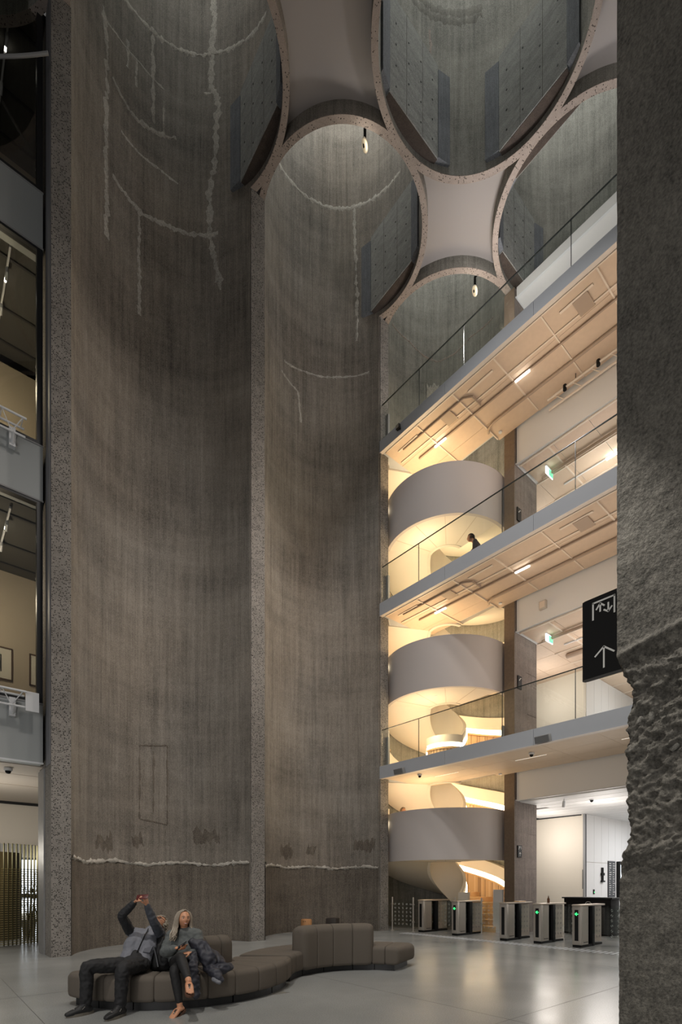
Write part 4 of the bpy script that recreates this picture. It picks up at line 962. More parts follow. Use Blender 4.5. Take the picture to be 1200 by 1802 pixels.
# ================================================================ SOFA
def rrect(r0, r1, z0, z1, rt, rb, n=6):
    """rounded section in (r, z): rt = top corner radius, rb = bottom corner radius"""
    P = []
    for cx_, cz_, a0, r_ in ((r1-rb, z0+rb, -90, rb), (r1-rt, z1-rt, 0, rt), (r0+rt, z1-rt, 90, rt), (r0+rb, z0+rb, 180, rb)):
        for k in range(n+1): P.append((cx_+r_*cos(R(a0+90*k/n)), cz_+r_*sin(R(a0+90*k/n))))
    return P
def arc_piece(c, r0, r1, z0, z1, a0, a1, rt, rb, e0=False, e1=False):
    """one upholstered channel: puffed between its seams, fully rounded at a free end (e0/e1)"""
    rm = (r0+r1)/2; ln = abs(R(a1-a0))*rm; base = rrect(r0, r1, z0, z1, rt, rb); mr, mz = rm, (z0+z1)/2; rows = []
    T = [0, .012, .03, .06, .12, .3, .5, .7, .88, .94, .97, .988, 1]
    for t in T:
        def ins(d, free):
            w, dep = (.10, .10) if free else (.035, .022)
            q = max(0, 1-d/w); return dep*(1-sqrt(max(0, 1-q*q)))
        i_ = max(ins(t*ln, e0), ins((1-t)*ln, e1))
        a = R(a0+(a1-a0)*t); hr, hz = (r1-r0)/2, (z1-z0)/2
        rows.append([L(c[0]+(mr+(r-mr)*(hr-i_)/hr)*cos(a), c[1]+(mr+(r-mr)*(hr-i_)/hr)*sin(a), mz+(z-mz)*(hz-i_)/hz) for r, z in base])
    mb = MB(); mb.grid(rows, close_v=True); k = len(base); e = (len(rows)-1)*k
    mb.f.append(tuple(range(k-1, -1, -1))); mb.f.append(tuple(e+i for i in range(k)))
    return mb
C1 = (-2.40, 7.68); C2 = (.42, 7.80)
sofa = empty('modular_sofa', L(-1.0, 8.0, 0)); tag(sofa, 'long serpentine channelled sofa in taupe wool on black plinths', 'sofa')
edges = [-131, -118, -105.5, -93, -83.5, -74, -61.5, -49, -36, -23, -10, 4]
for i, (a, b) in enumerate(zip(edges, edges[1:])):
    arc_piece(C1, .75, 1.65, .10, .42, a, b, .075, .05, e0=(i == 0)).build('seat_segment', M['sofa'], sofa, smooth=True, ang=60)
be = [-108, -93, -80, -67, -54, -41, -27]
for i, (a, b) in enumerate(zip(be, be[1:])):
    arc_piece(C1, .74, 1.02, .38, .80, a, b, .125, .04, e0=(i == 0), e1=(i == len(be)-2)).build('back_segment', M['sofa'], sofa, smooth=True, ang=60)
e2 = [176, 164, 152, 140, 126, 111, 97, 84, 73, 61]
for i, (a, b) in enumerate(zip(e2, e2[1:])):
    arc_piece(C2, 1.17, 2.03, .10, .42, a, b, .075, .05, e1=(i == len(e2)-2)).build('seat_segment', M['sofa'], sofa, smooth=True, ang=60)
b2 = [153, 136, 119, 101, 83]
for i, (a, b) in enumerate(zip(b2, b2[1:])):
    arc_piece(C2, 1.12, 1.42, .09, .82, a, b, .13, .06, e0=(i == 0), e1=(i == len(b2)-2)).build('back_segment', M['sofa'], sofa, smooth=True, ang=60)
plinth = plain('black sofa plinth', srgb(30, 30, 31), .5)
for c, r0, r1, ed in ((C1, .82, 1.57, [-126, -110, -93, -74, -49, -23, 2]), (C2, 1.22, 1.96, [174, 150, 126, 100, 82, 65])):
    for a, b in zip(ed, ed[1:]):
        rows = []
        for k in range(7):
            q = R(a+(b-a)*(.015+.97*k/6)); rows.append([L(c[0]+r*cos(q), c[1]+r*sin(q), z) for r, z in ((r0, 0), (r0, .11), (r1, .11), (r1, 0))])
        mb = MB(); mb.grid(rows, close_v=True); mb.f += [(0, 1, 2, 3), (24, 25, 26, 27)]; mb.build('plinth', plinth, sofa)

# ---- two stools against the back wall
for c, col, lab, holes in ((L(-1.05, 15.5), srgb(176, 128, 84), 'round tan stool with finger holes behind the tall sofa back', True), (L(-.26, 15.9), srgb(52, 46, 42), 'dark brown square stool behind the tall sofa back', False)):
    e = empty('stool', c); tag(e, lab, 'stool'); m_ = plain('stool '+('tan' if holes else 'dark'), col, .6, noise_amt=.08, nscale=20)
    if holes:
        MB().lathe([(0, .0), (.15, 0), (.17, .03), (.165, .43), (.15, .46), (0, .465)], c, 32).build('body', m_, e, smooth=True)
        for t in (-.03, .03):
            p = c+L(t-.05, -.168, .40); MB().tube([p, p+L(0, .03, 0)], .012, 10).build('finger_hole', M['black'], e)
    else:
        bevel(MB().box((c.x-.17, c.y-.17, .03), (c.x+.17, c.y+.17, .47), Matrix.Rotation(.5, 3, 'Z'), c).build('body', m_, e), .03)
        MB().box((c.x-.14, c.y-.14, 0), (c.x+.14, c.y+.14, .03), Matrix.Rotation(.5, 3, 'Z'), c).build('foot', M['black'], e)

# ================================================================ PEOPLE
def vox(mb, name, mat, parent, size, smooth_it=2, fold=0., fscale=18., seed=0, decim=None):
    """join overlapping lofts into one continuous skin"""
    me = bpy.data.meshes.new(name+'_raw'); me.from_pydata([tuple(v) for v in mb.v], [], mb.f)
    bm = bmesh.new(); bm.from_mesh(me); bmesh.ops.recalc_face_normals(bm, faces=bm.faces); bm.to_mesh(me); bm.free()
    tmp = bpy.data.objects.new(name+'_raw', me); COL.objects.link(tmp)
    md = tmp.modifiers.new('r', 'REMESH'); md.mode = 'VOXEL'; md.voxel_size = size
    if smooth_it:
        sm_ = tmp.modifiers.new('s', 'SMOOTH'); sm_.factor = .5; sm_.iterations = smooth_it
    dg = bpy.context.evaluated_depsgraph_get(); out = bpy.data.meshes.new_from_object(tmp.evaluated_get(dg))
    bpy.data.objects.remove(tmp); bpy.data.meshes.remove(me)
    if fold:
        nr = [v.normal.copy() for v in out.vertices]
        for v, n_ in zip(out.vertices, nr):
            p = v.co*fscale; d = 1-abs(noise.noise(Vector((p.x, p.y, p.z*1.2+seed)))*2); d2 = noise.noise(p*2.3+Vector((seed, 0, 0)))
            v.co += n_*fold*(d*.8+d2*.5-.35)
    for p in out.polygons: p.use_smooth = True
    out.materials.clear(); out.materials.append(mat); out.name = name
    o = bpy.data.objects.new(name, out); COL.objects.link(o)
    if parent is not None: put(o, parent)
    return o
def ball(mb, c, r, sc=(1, 1, 1), n=12):
    rows = []
    for i in range(n+1):
        t = -pi/2+pi*i/n
        rows.append([(c[0]+r*sc[0]*max(1e-4, cos(t))*cos(2*pi*k/(2*n)), c[1]+r*sc[1]*max(1e-4, cos(t))*sin(2*pi*k/(2*n)), c[2]+r*sc[2]*sin(t)) for k in range(2*n)])
    return mb.grid(rows, close_v=True)
def limb(mb, pts, rad, n=14):
    """smooth tapered limb through joints, with round ends"""
    pts = [Vector(p) for p in pts]; P = []; Q = []
    for i in range(len(pts)-1):
        p0 = pts[max(0, i-1)]; p1 = pts[i]; p2 = pts[i+1]; p3 = pts[min(len(pts)-1, i+2)]
        for k in range(6):
            t = k/6; P.append(p1+(p2-p1)*t + ((p2-p0)*.5-(p2-p1))*(t*(1-t)**2)*.5 - ((p3-p1)*.5-(p2-p1))*(t*t*(1-t))*.5); Q.append(rad[i]+(rad[i+1]-rad[i])*t)
    P.append(pts[-1]); Q.append(rad[-1])
    mb.tube(P, Q, n)
    ball(mb, P[0], Q[0], n=8); ball(mb, P[-1], Q[-1], n=8)
    return mb
def frame(f, up):
    f = Vector(f).normalized(); r = f.cross(Vector(up)).normalized(); u = r.cross(f).normalized(); return r, f, u
def head(mb, c, f, up, h=.225, female=False):
    """skull, jaw, brow, nose, lips, chin and ears in one surface"""
    r, f, u = frame(f, up); c = Vector(c); rows = []; n = 26; m = 36
    def bump(x, z, x0, z0, sx_, sz_): return math.exp(-((x-x0)/sx_)**2-((z-z0)/sz_)**2)
    for i in range(n+1):
        t = -pi/2+pi*i/n; row = []
        for k in range(m):
            a = 2*pi*k/m; x = cos(t)*sin(a); y = cos(t)*cos(a); z = sin(t)
            wx = .076; wy = .096; wz = h/2
            if z < 0: wx *= 1-.30*(-z)**1.6; 
            if z < 0 and y < 0: wy *= 1-.28*(-z)
            X, Y, Z = x*wx, y*wy, z*wz
            if y > 0:
                g = max(0, y)**.5
                Y += g*(.024*bump(X, Z, 0, -.012, .011, .022)+.010*bump(X, Z, 0, .012, .009, .03)      # nose
                        - .011*(bump(X, Z, -.032, .014, .017, .012)+bump(X, Z, .032, .014, .017, .012))  # eye sockets
                        + .006*bump(X, Z, 0, .034, .06, .012)                                             # brow
                        + .009*bump(X, Z, 0, -.048, .024, .008)+.008*bump(X, Z, 0, -.062, .02, .008)     # lips
                        - .004*bump(X, Z, 0, -.055, .03, .004)
                        + .012*bump(X, Z, 0, -.092, .022, .016)+.005*(bump(X, Z, -.045, -.022, .02, .02)+bump(X, Z, .045, -.022, .02, .02)))
            row.append(c+r*X+f*Y+u*Z)
        rows.append(row)
    mb.grid(rows, close_v=True)
    for s_ in (-1, 1):
        e = MB(); ball(e, (0, 0, 0), 1, (.012, .018, .031), 8)
        mb_n = len(mb.v); mb.v += [c+r*(s_*.078+v[0])+f*(-.008+v[1])+u*(v[2]-.004) for v in e.v]; mb.f += [tuple(mb_n+i for i in q) for q in e.f]
    return r, f, u
def face_parts(c, r, f, u, parent, brow_col, lip_col):
    c = Vector(c); eyes = MB(); iris = MB()
    for s_ in (-1, 1):
        ball(eyes, c+r*(.031*s_)+f*.0745+u*.012, .0105, (1, 1, .8), n=8); ball(iris, c+r*(.031*s_)+f*.0815+u*.012, .0052, n=6)
    eyes.build('eyes', plain('eye white', srgb(214, 208, 200), .3) if 'eye white' not in bpy.data.materials else bpy.data.materials['eye white'], parent, smooth=True)
    iris.build('irises', plain('dark iris', srgb(44, 36, 30), .2) if 'dark iris' not in bpy.data.materials else bpy.data.materials['dark iris'], parent, smooth=True)
    lp = MB(); lp.tube([c+r*x+f*(.101-abs(x)*.5)+u*(-.055+abs(x)*.16) for x in (-.026, -.014, 0, .014, .026)], [.002, .005, .006, .005, .002], 8); lp.build('lips', plain('lips', lip_col, .5), parent, smooth=True)
    tb = MB(); tb.tube([c+r*x+f*(.107-abs(x)*.5)+u*(-.054+abs(x)*.15) for x in (-.017, -.008, 0, .008, .017)], [.001, .0025, .003, .0025, .001], 6); tb.build('teeth', M['print'], parent, smooth=True)
    bw = MB()
    for s_ in (-1, 1): bw.tube([c+r*(s_*x)+f*y+u*z for x, y, z in ((.016, .094, .031), (.032, .09, .036), (.048, .078, .031))], [.003, .004, .002], 6)
    bw.build('eyebrows', plain('eyebrow', brow_col, .8), parent, smooth=True)
def hand(mb, wrist, d, nrm, side, curl=.6, spread=.012, s=1.0):
    """palm, four unequal fingers with two bends, and a thumb leaving the side of the palm; nrm points out of the palm"""
    w = Vector(wrist); d = Vector(d).normalized(); nrm = (Vector(nrm)-d*Vector(nrm).dot(d)).normalized(); x = d.cross(nrm).normalized()*side
    for t in (-.026, -.009, .009, .026): limb(mb, [w+x*t*.55*s, w+d*.045*s+x*t*.95*s, w+d*.088*s+x*t*s], [.015*s, .0145*s, .0115*s], 8)
    for t, ln in ((-.030, .060), (-.010, .072), (.010, .078), (.030, .070)):
        p = w+d*.088*s+x*t*s; a = 0; pts = [p]; dd = d
        for q, (l_, c_) in enumerate(((.42, .55), (.33, 1.0), (.25, .8))):
            a += curl*c_; v = (d*cos(a)+nrm*sin(a)+x*(t*.8)).normalized(); p = p+v*ln*l_*s; pts.append(p)
        limb(mb, pts, [.0098*s, .0092*s, .0085*s, .0075*s], 8)
    p = w+d*.03*s+x*.03*s; v = (d*.65+x*.75+nrm*.35).normalized(); p1 = p+v*.042*s; v2 = (d*.85+x*.2+nrm*.5).normalized(); p2 = p1+v2*.034*s; p3 = p2+(v2+nrm*.25*curl).normalized()*.024*s
    limb(mb, [p-x*.012*s, p1, p2, p3], [.0145*s, .0115*s, .0100*s, .0085*s], 8)
    return mb
skin_m = plain('tanned skin', srgb(186, 134, 104), .55, noise_amt=.06, nscale=40); skin_w = plain('tanned skin of the seated woman', srgb(198, 142, 108), .5, noise_amt=.06, nscale=40)

# ---------------- man leaning back with both arms raised
m_pel = L(-2.53, 6.27, .55); man = empty('person', L(-2.6, 6.2, 0)); tag(man, 'man in grey zip jacket and black trousers leaning back with a phone held overhead', 'person')
hipR, hipL = L(-2.60, 6.22, .535), L(-2.44, 6.26, .52); kR, kL = L(-2.94, 5.93, .545), L(-2.49, 5.84, .54)
aR, aL = L(-2.955, 5.92, .10), L(-2.515, 5.82, .10); tR, tL = L(-3.10, 5.73, .035), L(-2.575, 5.63, .035)
ches = L(-2.515, 6.42, .74); neck = L(-2.49, 6.60, .875); shR, shL = L(-2.675, 6.50, .90), L(-2.315, 6.60, .835)
elR, wrR = L(-2.70, 6.30, 1.12), L(-2.535, 6.28, 1.285); elL, wrL = L(-2.335, 6.38, 1.035), L(-2.39, 6.30, 1.245)
hdc = L(-2.395, 6.75, .985); ffwd = L(-.05, -.55, .62); hup = L(.10, .62, .55)
B = MB()
def torso(mb, pel, ch, nk, sR, sL, k=1.0, g=0.):
    ax = (sL-sR).normalized()
    for t in (-.085, 0, .085): limb(mb, [pel+ax*t*1.05, (pel+ch)/2+ax*t*.95, ch+ax*t*1.15, nk-(nk-ch)*.28+ax*t*.95], [.095*k+g, .092*k+g, .10*k+g, .068*k+g])
    limb(mb, [sR, nk-(nk-ch)*.12, sL], [.056*k+g, .07*k+g, .056*k+g])
torso(B, m_pel, ches, neck, shR, shL, .86)
limb(B, [neck-(neck-ches)*.1, (neck+hdc)/2, hdc], [.055, .054, .05])
r_, f_, u_ = head(B, hdc, ffwd, hup)
for s1, e1_, w1_ in ((shR, elR, wrR), (shL, elL, wrL)): limb(B, [s1, (s1+e1_)/2, e1_, (e1_+w1_)/2, w1_], [.045, .042, .035, .034, .024])
for h1, k1, a1_ in ((hipR, kR, aR), (hipL, kL, aL)): limb(B, [h1, (h1+k1)/2, k1, k1+(a1_-k1)*.4, a1_], [.075, .066, .05, .047, .034])
limb(B, [aR, aR+Vector((0, 0, -.045)), aR+(tR-aR)*.5+Vector((0, 0, -.012))], [.030, .024, .014]); limb(B, [aL, aL+Vector((0, 0, -.045)), aL+(tL-aL)*.5+Vector((0, 0, -.012))], [.030, .024, .014])
hand(B, wrR, L(.07, -.01, .06), L(.5, .1, -.4), -1, .75); hand(B, wrL, L(-.01, -.02, .09), L(-.6, .1, .2), 1, .7)
vox(B, 'body', skin_m, man, .0065, 2)
face_parts(hdc, r_, f_, u_, man, srgb(120, 116, 110), srgb(160, 96, 82))
J = MB(); torso(J, m_pel+(ches-m_pel)*.12, ches, neck, shR, shL, .92, .012)
limb(J, [neck-(neck-ches)*.15, neck+(hdc-neck)*.35], [.072, .07])
vox(J, 'zip_jacket', plain('grey softshell', srgb(112, 114, 122), .7, noise_amt=.06, nscale=30), man, .011, 3, .007, 15, 2)
for s1, e1_, w1_, nm, cl in ((shR, elR, wrR, 'sleeve', srgb(34, 35, 38)), (shL, elL, wrL, 'sleeve', srgb(66, 69, 76))):
    J = MB(); limb(J, [s1, (s1+e1_)/2, e1_, (e1_+w1_)/2, w1_-(w1_-e1_)*.06], [.066, .062, .054, .05, .040]); o = vox(J, nm, plain('sleeve cloth '+('dark' if s1 is shR else 'grey'), cl, .7), man, .010, 3, .007, 19, 5)
    o['label'] = 'black sleeve' if s1 is shR else 'grey sleeve'
T_ = MB(); limb(T_, [hipR, m_pel, hipL], [.105, .112, .105]); limb(T_, [m_pel, m_pel+(ches-m_pel)*.25], [.115, .112])
for h1, k1, a1_ in ((hipR, kR, aR), (hipL, kL, aL)): limb(T_, [h1, (h1+k1)/2, k1, k1+(a1_-k1)*.45, a1_+(k1-a1_)*.10], [.098, .092, .078, .073, .064])
vox(T_, 'trousers', plain('black hiking trousers', srgb(30, 30, 32), .75, noise_amt=.1, nscale=12), man, .011, 3, .009, 14, 8)
ax_ = (shL-shR).normalized(); up_ = (neck-m_pel).normalized(); fr_ = up_.cross(ax_).normalized()
if fr_.dot(L(0, -1, 0)) < 0: fr_ = -fr_
zp = MB(); zp.tube([m_pel+(neck-m_pel)*t+fr_*(.117+.012*sin(t*3))*(1 if t < .85 else .82) for t in (.14, .3, .45, .6, .75, .88, 1.0)], .006, 6); zp.build('zip', M['black'], man)
pc = m_pel+(neck-m_pel)*.30+ax_*.10+fr_*.112
q = MB(); q.v = [pc+ax_*x+up_*y+fr_*z for z in (-.012, .004) for x, y in ((-.04, -.05), (.04, -.05), (.045, .06), (-.035, .06))]; q.f = [(0, 1, 2, 3), (4, 5, 6, 7), (0, 1, 5, 4), (1, 2, 6, 5), (2, 3, 7, 6), (3, 0, 4, 7)]
q.build('chest_pocket', plain('grey pocket', srgb(84, 86, 94), .7), man)
# short grey hair: close tufts over the skull
def short_hair(c, r, f, u, parent, m_):
    mb = MB(); rnd = random.Random(11); c = Vector(c)
    for q in range(340):
        a = rnd.uniform(0, 2*pi); z = rnd.uniform(-.35, 1); k = sqrt(max(0, 1-z*z)); x, y = k*sin(a), k*cos(a)
        if y > .25 and z < .62: continue
        p = c+r*(x*.078)+f*(y*.098-.002)+u*(z*.116); n_ = (r*x+f*y+u*z).normalized(); t = (n_*.4-f*.5-u*.3+r*rnd.gauss(0, .2)).normalized()
        mb.tube([p-n_*.004, p+n_*.010+t*.008, p+n_*.013+t*.024], [.011, .009, .003], 6)
    return mb.build('hair', m_, parent, smooth=True)
short_hair(hdc, r_, f_, u_, man, plain('short grey hair', srgb(150, 142, 128), .7))
gl = MB(); gl.tube([hdc+r_*.078+f_*-.01+u_*.016, hdc+r_*.08+f_*.06+u_*.016, hdc+r_*.055+f_*.098+u_*.014, hdc+f_*.112+u_*.014, hdc-r_*.055+f_*.098+u_*.014, hdc-r_*.08+f_*.06+u_*.016, hdc-r_*.078-f_*.01+u_*.016], .003, 6)
for s_ in (-1, 1): gl.tube([hdc+r_*(s_*.032+.02*cos(k*pi/6))+f_*.106+u_*(.01+.016*sin(k*pi/6)) for k in range(12)], .0025, 6, close=True)
gl.build('glasses', M['black'], man)
# shoes
def shoe(a, t, parent, m_, sole):
    a, t = Vector(a), Vector(t); d = (t-a); d.z = 0; d.normalize(); x = Vector((-d.y, d.x, 0)); hl = Vector((a.x, a.y, 0))-d*.065
    mb = MB(); P = [hl+d*.02, hl+d*.07, hl+d*.15, hl+d*.22, hl+d*.275]
    for s_ in (-1, 1): limb(mb, [p+x*s_*w_+Vector((0, 0, z)) for p, w_, z in zip(P, (.012, .014, .020, .022, .010), (.058, .062, .056, .046, .036))], [.036, .040, .036, .030, .024])
    limb(mb, [hl+d*.05+Vector((0, 0, .06)), hl+d*.075+Vector((0, 0, .115))], [.054, .056]); limb(mb, [hl+d*.10+Vector((0, 0, .085)), hl+d*.17+Vector((0, 0, .06))], [.046, .040])
    o = vox(mb, 'shoe', m_, parent, .008, 2)
    sb = MB(); pts = []
    for k in range(24):
        q_ = 2*pi*k/24; c_, s_ = cos(q_), sin(q_); l_ = .158*c_; w_ = (.056 if c_ > -.2 else .050)*(1.0-.14*(c_ > .7))
        pts.append(hl+d*(.128+l_)+x*(w_*s_*(1 if abs(s_) < .9 else 1)))
    sb.prism([(p.x, p.y) for p in pts], .0, .034); s2 = sb.build('sole', sole, o); 
    lc = MB()
    for k in range(4):
        p = hl+d*(.115+k*.028)+Vector((0, 0, .113-k*.010)); lc.tube([p-x*.032-Vector((0, 0, .016)), p+Vector((0, 0, .004)), p+x*.032-Vector((0, 0, .016))], .005, 6)
    lc.tube([hl+d*.11+x*.02+Vector((0, 0, .105)), hl+d*.10+x*.05+Vector((0, 0, .10)), hl+d*.13+x*.055+Vector((0, 0, .075))], .003, 5)
    lc.build('laces', plain('grey lace', srgb(134, 130, 124), .8) if 'grey lace' not in bpy.data.materials else bpy.data.materials['grey lace'], o)
sh_b = plain('black trainer', srgb(30, 30, 31), .6, noise_amt=.3, nscale=40); sole_m = plain('grey rubber sole', srgb(112, 106, 96), .7)
shoe(aR, tR, man, sh_b, sole_m); shoe(aL, tL, man, sh_b, sole_m)
ph = empty('mobile_phone', L(-2.425, 6.255, 1.36)); tag(ph, 'phone in a dark red case held up overhead by the reclining man', 'phone')
def slab_(c, ax, ay, az, sx_, sy_, sz_):
    mb = MB(); c = Vector(c); mb.v = [c+ax*(i*sx_/2)+ay*(j*sy_/2)+az*(k*sz_/2) for i, j, k in ((-1,-1,-1),(1,-1,-1),(1,1,-1),(-1,1,-1),(-1,-1,1),(1,-1,1),(1,1,1),(-1,1,1))]
    mb.f = [(0,3,2,1),(4,5,6,7),(0,1,5,4),(1,2,6,5),(2,3,7,6),(3,0,4,7)]; return mb
pa = L(1, 0, .08).normalized(); pn = L(0, .75, -.66).normalized(); pb_ = pa.cross(pn).normalized()
o = slab_(L(-2.425, 6.245, 1.352), pa, pb_, pn, .142, .07, .009).build('case', plain('dark red case', srgb(84, 26, 24), .45), ph); bevel(o, .003)
slab_(L(-2.425, 6.245, 1.352)+pn*.0048, pa, pb_, pn, .134, .062, .001).build('glass', M['black'], ph)

# ---------------- woman seated with crossed legs
wom = empty('person', L(-1.95, 6.3, 0)); tag(wom, 'woman with long grey hair in a grey sweatshirt sitting cross-legged in sandals', 'person')
pel = L(-1.95, 6.40, .555); ch = L(-1.965, 6.46, .73); nk = L(-1.985, 6.48, .905); sR, sL = L(-2.135, 6.47, .855), L(-1.825, 6.48, .865)
eR, wR = L(-2.19, 6.37, .655), L(-1.985, 6.18, .735); eL, wL = L(-1.77, 6.38, .675), L(-1.80, 6.16, .685)
hR, hL = L(-2.04, 6.36, .54), L(-1.87, 6.38, .53); kR2, kL2 = L(-1.86, 5.93, .655), L(-1.93, 5.93, .515)
aR2, aL2 = L(-1.685, 5.66, .435), L(-1.858, 5.90, .10); tR2, tL2 = L(-1.61, 5.47, .365), L(-1.915, 5.74, .035)
hc = L(-1.985, 6.45, 1.07); wf = L(.55, -.80, .02); wu = L(.04, .05, 1)
B = MB(); torso(B, pel, ch, nk, sR, sL, .86)
limb(B, [nk-(nk-ch)*.1, (nk+hc)/2, hc], [.05, .048, .05]); r2, f2, u2 = head(B, hc, wf, wu, .215, True)
for s1, e1_, w1_ in ((sR, eR, wR), (sL, eL, wL)): limb(B, [s1, (s1+e1_)/2, e1_, (e1_+w1_)/2, w1_], [.04, .038, .032, .03, .022])
for h1, k1, a1_ in ((hR, kR2, aR2), (hL, kL2, aL2)): limb(B, [h1, (h1+k1)/2, k1, k1+(a1_-k1)*.35, a1_], [.075, .066, .048, .047, .032])
def foot(mb, a, t):
    a, t = Vector(a), Vector(t); d = (t-a).normalized(); x = d.cross(Vector((0, 0, 1))).normalized(); hl = a-d*.035+Vector((0, 0, -.045)); n_ = x.cross(d)
    limb(mb, [a, hl], [.032, .030])
    for q, (w_, ln) in enumerate(((-.024, .205), (-.008, .215), (.008, .205), (.024, .185))):
        limb(mb, [hl+x*w_*.5, a+d*.06+x*w_*.8+n_*-.02, a+d*.12+x*w_*1.1+n_*-.035, hl+d*ln+x*w_*1.25+n_*.0], [.024, .024, .018, .0105])
    return hl, d, x, n_
fR = foot(B, aR2, tR2); fL = foot(B, aL2, tL2)
hand(B, wR, L(.08, -.05, -.005), L(.1, -.1, .9), -1, .85); hand(B, wL, L(-.09, -.05, -.01), L(0, .1, -1), 1, .35)
vox(B, 'body', skin_w, wom, .0065, 2)
face_parts(hc, r2, f2, u2, wom, srgb(120, 104, 88), srgb(176, 96, 84))
J = MB(); torso(J, pel+(ch-pel)*.10, ch, nk, sR, sL, .9, .030)
for s1, e1_, w1_ in ((sR, eR, wR), (sL, eL, wL)): limb(J, [s1, (s1+e1_)/2, e1_, (e1_+w1_)/2, w1_-(w1_-e1_)*.08], [.072, .074, .068, .064, .038])
vox(J, 'sweatshirt', plain('washed grey sweatshirt', srgb(92, 96, 95), .85, noise_amt=.22, nscale=14), wom, .011, 3, .009, 15, 13)
nb = MB(); nb.tube([nk+L(.062*cos(k*pi/8), .055*sin(k*pi/8), .028-.012*sin(k*pi/8+pi)) for k in range(16)], .014, 8, close=True); nb.build('collar', M['black'], wom, smooth=True)
T_ = MB(); limb(T_, [hR, pel, hL], [.098, .102, .098])
for h1, k1, a1_ in ((hR, kR2, aR2), (hL, kL2, aL2)): limb(T_, [h1, (h1+k1)/2, k1, k1+(a1_-k1)*.35, a1_+(k1-a1_)*.14], [.088, .080, .059, .058, .041])
vox(T_, 'leggings', plain('black leggings', srgb(24, 24, 25), .7), wom, .010, 3, .003, 16, 3)
# long hair falling from a parting to the shoulders
hb = MB(); rnd = random.Random(4)
for q in range(150):
    a = rnd.uniform(72, 288) if q > 30 else rnd.choice((rnd.uniform(62, 76), rnd.uniform(284, 298)))
    sa, ca = sin(R(a)), cos(R(a)); ln = rnd.uniform(.26, .36); sp = rnd.uniform(1.0, 1.16)
    p0 = hc+u2*.112+f2*rnd.uniform(-.03, .045)+r2*(.008 if sa > 0 else -.008)
    p1 = hc+u2*.078+r2*(sa*.060*sp)+f2*(ca*.072*sp); p2 = hc+u2*.01+r2*(sa*.086*sp)+f2*(ca*.098*sp-.006)
    p3 = hc-u2*.10+r2*(sa*.093*sp+rnd.gauss(0, .006))+f2*(ca*.10*sp-.012); p4 = hc-u2*(ln*.62)+r2*(sa*.125*sp+rnd.gauss(0, .012))+f2*(ca*.09-.01+(.05 if abs(sa) > .7 else 0)); p5 = hc-u2*ln*.78+r2*(sa*.145*sp+rnd.gauss(0, .016))+f2*(ca*.08+(.075 if abs(sa) > .7 else 0))
    limb(hb, [p0, p1, p2, p3, p4, p5], [.009, .013, .013, .012, .010, .004], 6)
hb.build('hair', plain('long grey blond hair', srgb(150, 139, 124), .5, noise_amt=.3, nscale=60), wom, smooth=True)
def sandal(ft, parent):
    hl, d, x, n_ = ft; mb = MB(); rows = []
    for t in (-.045, -.03, 0, .06, .12, .17, .205, .225):
        w_ = {-.045: .012, -.03: .026, 0: .034, .06: .034, .12: .041, .17: .044, .205: .034, .225: .012}[t]
        rows.append([hl+d*t+x*s_*w_*1.18-n_*z for s_, z in ((-1, .022), (1, .022), (1, .048), (-1, .048))])
    mb.grid(rows, close_v=True); mb.f += [(0, 1, 2, 3), (28, 29, 30, 31)]
    o = mb.build('sandal', plain('brown sandal', srgb(92, 62, 46), .7) if 'brown sandal' not in bpy.data.materials else bpy.data.materials['brown sandal'], parent)
    sm_ = bpy.data.materials.get('dark strap') or plain('dark strap', srgb(62, 50, 42), .6)
    s_ = MB(); s_.tube([hl+d*.165-n_*.012, hl+d*.14+n_*.018, hl+d*.10+n_*.042], [.008, .011, .013], 8)
    s_.tube([hl+d*.07-x*.036-n_*.025, hl+d*.085-x*.028+n_*.028, hl+d*.10+n_*.045, hl+d*.085+x*.028+n_*.028, hl+d*.07+x*.036-n_*.025], .009, 8)
    s_.build('strap', sm_, o, smooth=True); ball_ = MB(); ball(ball_, hl+d*.135+n_*.028, .008, n=6); ball_.build('buckle', M['steel'], o, smooth=True)
sandal(fR, wom); sandal(fL, wom)
ph = empty('mobile_phone', L(-1.95, 6.08, .75)); tag(ph, 'dark phone in the seated woman’s right hand', 'phone')
pa = L(.75, -.25, .5).normalized(); pn = L(-.45, -.35, .8).normalized(); pn = (pn-pa*pn.dot(pa)).normalized(); pb_ = pa.cross(pn)
pcn = wR+L(.075, -.06, .035)
bevel(slab_(pcn, pa, pb_, pn, .145, .07, .009).build('case', M['black'], ph), .003); slab_(pcn+pn*.0048, pa, pb_, pn, .136, .062, .001).build('glass', plain('phone glass', srgb(40, 44, 54), .15), ph)

# ---------------- black jacket lying beside her, and a black bag between the two
navy = plain('blue black shell fabric', srgb(44, 45, 54), .6, noise_amt=.15, nscale=10)
jk = empty('jacket', L(-1.65, 6.2, .43)); tag(jk, 'dark jacket draped over the woman’s arm and the sofa seat', 'jacket')
J = MB()
limb(J, [L(-1.80, 6.24, .79), L(-1.70, 6.26, .74), L(-1.62, 6.22, .62), L(-1.60, 6.2, .50)], [.06, .085, .10, .075])
limb(J, [L(-1.72, 6.3, .72), L(-1.58, 6.32, .60), L(-1.50, 6.30, .53)], [.07, .085, .07])
vox(J, 'body_panel', navy, jk, .012, 2, .028, 9, 4)
J = MB(); limb(J, [L(-1.76, 6.12, .66), L(-1.74, 6.00, .53), L(-1.71, 5.965, .36), L(-1.69, 5.96, .215)], [.045, .062, .058, .05])
vox(J, 'sleeve', navy, jk, .011, 2, .018, 12, 6)
J = MB(); limb(J, [L(-1.60, 6.2, .50), L(-1.48, 6.17, .475), L(-1.36, 6.22, .50)], [.07, .075, .05]); limb(J, [L(-1.56, 6.12, .48), L(-1.47, 6.07, .43), L(-1.42, 6.05, .37)], [.06, .06, .035])
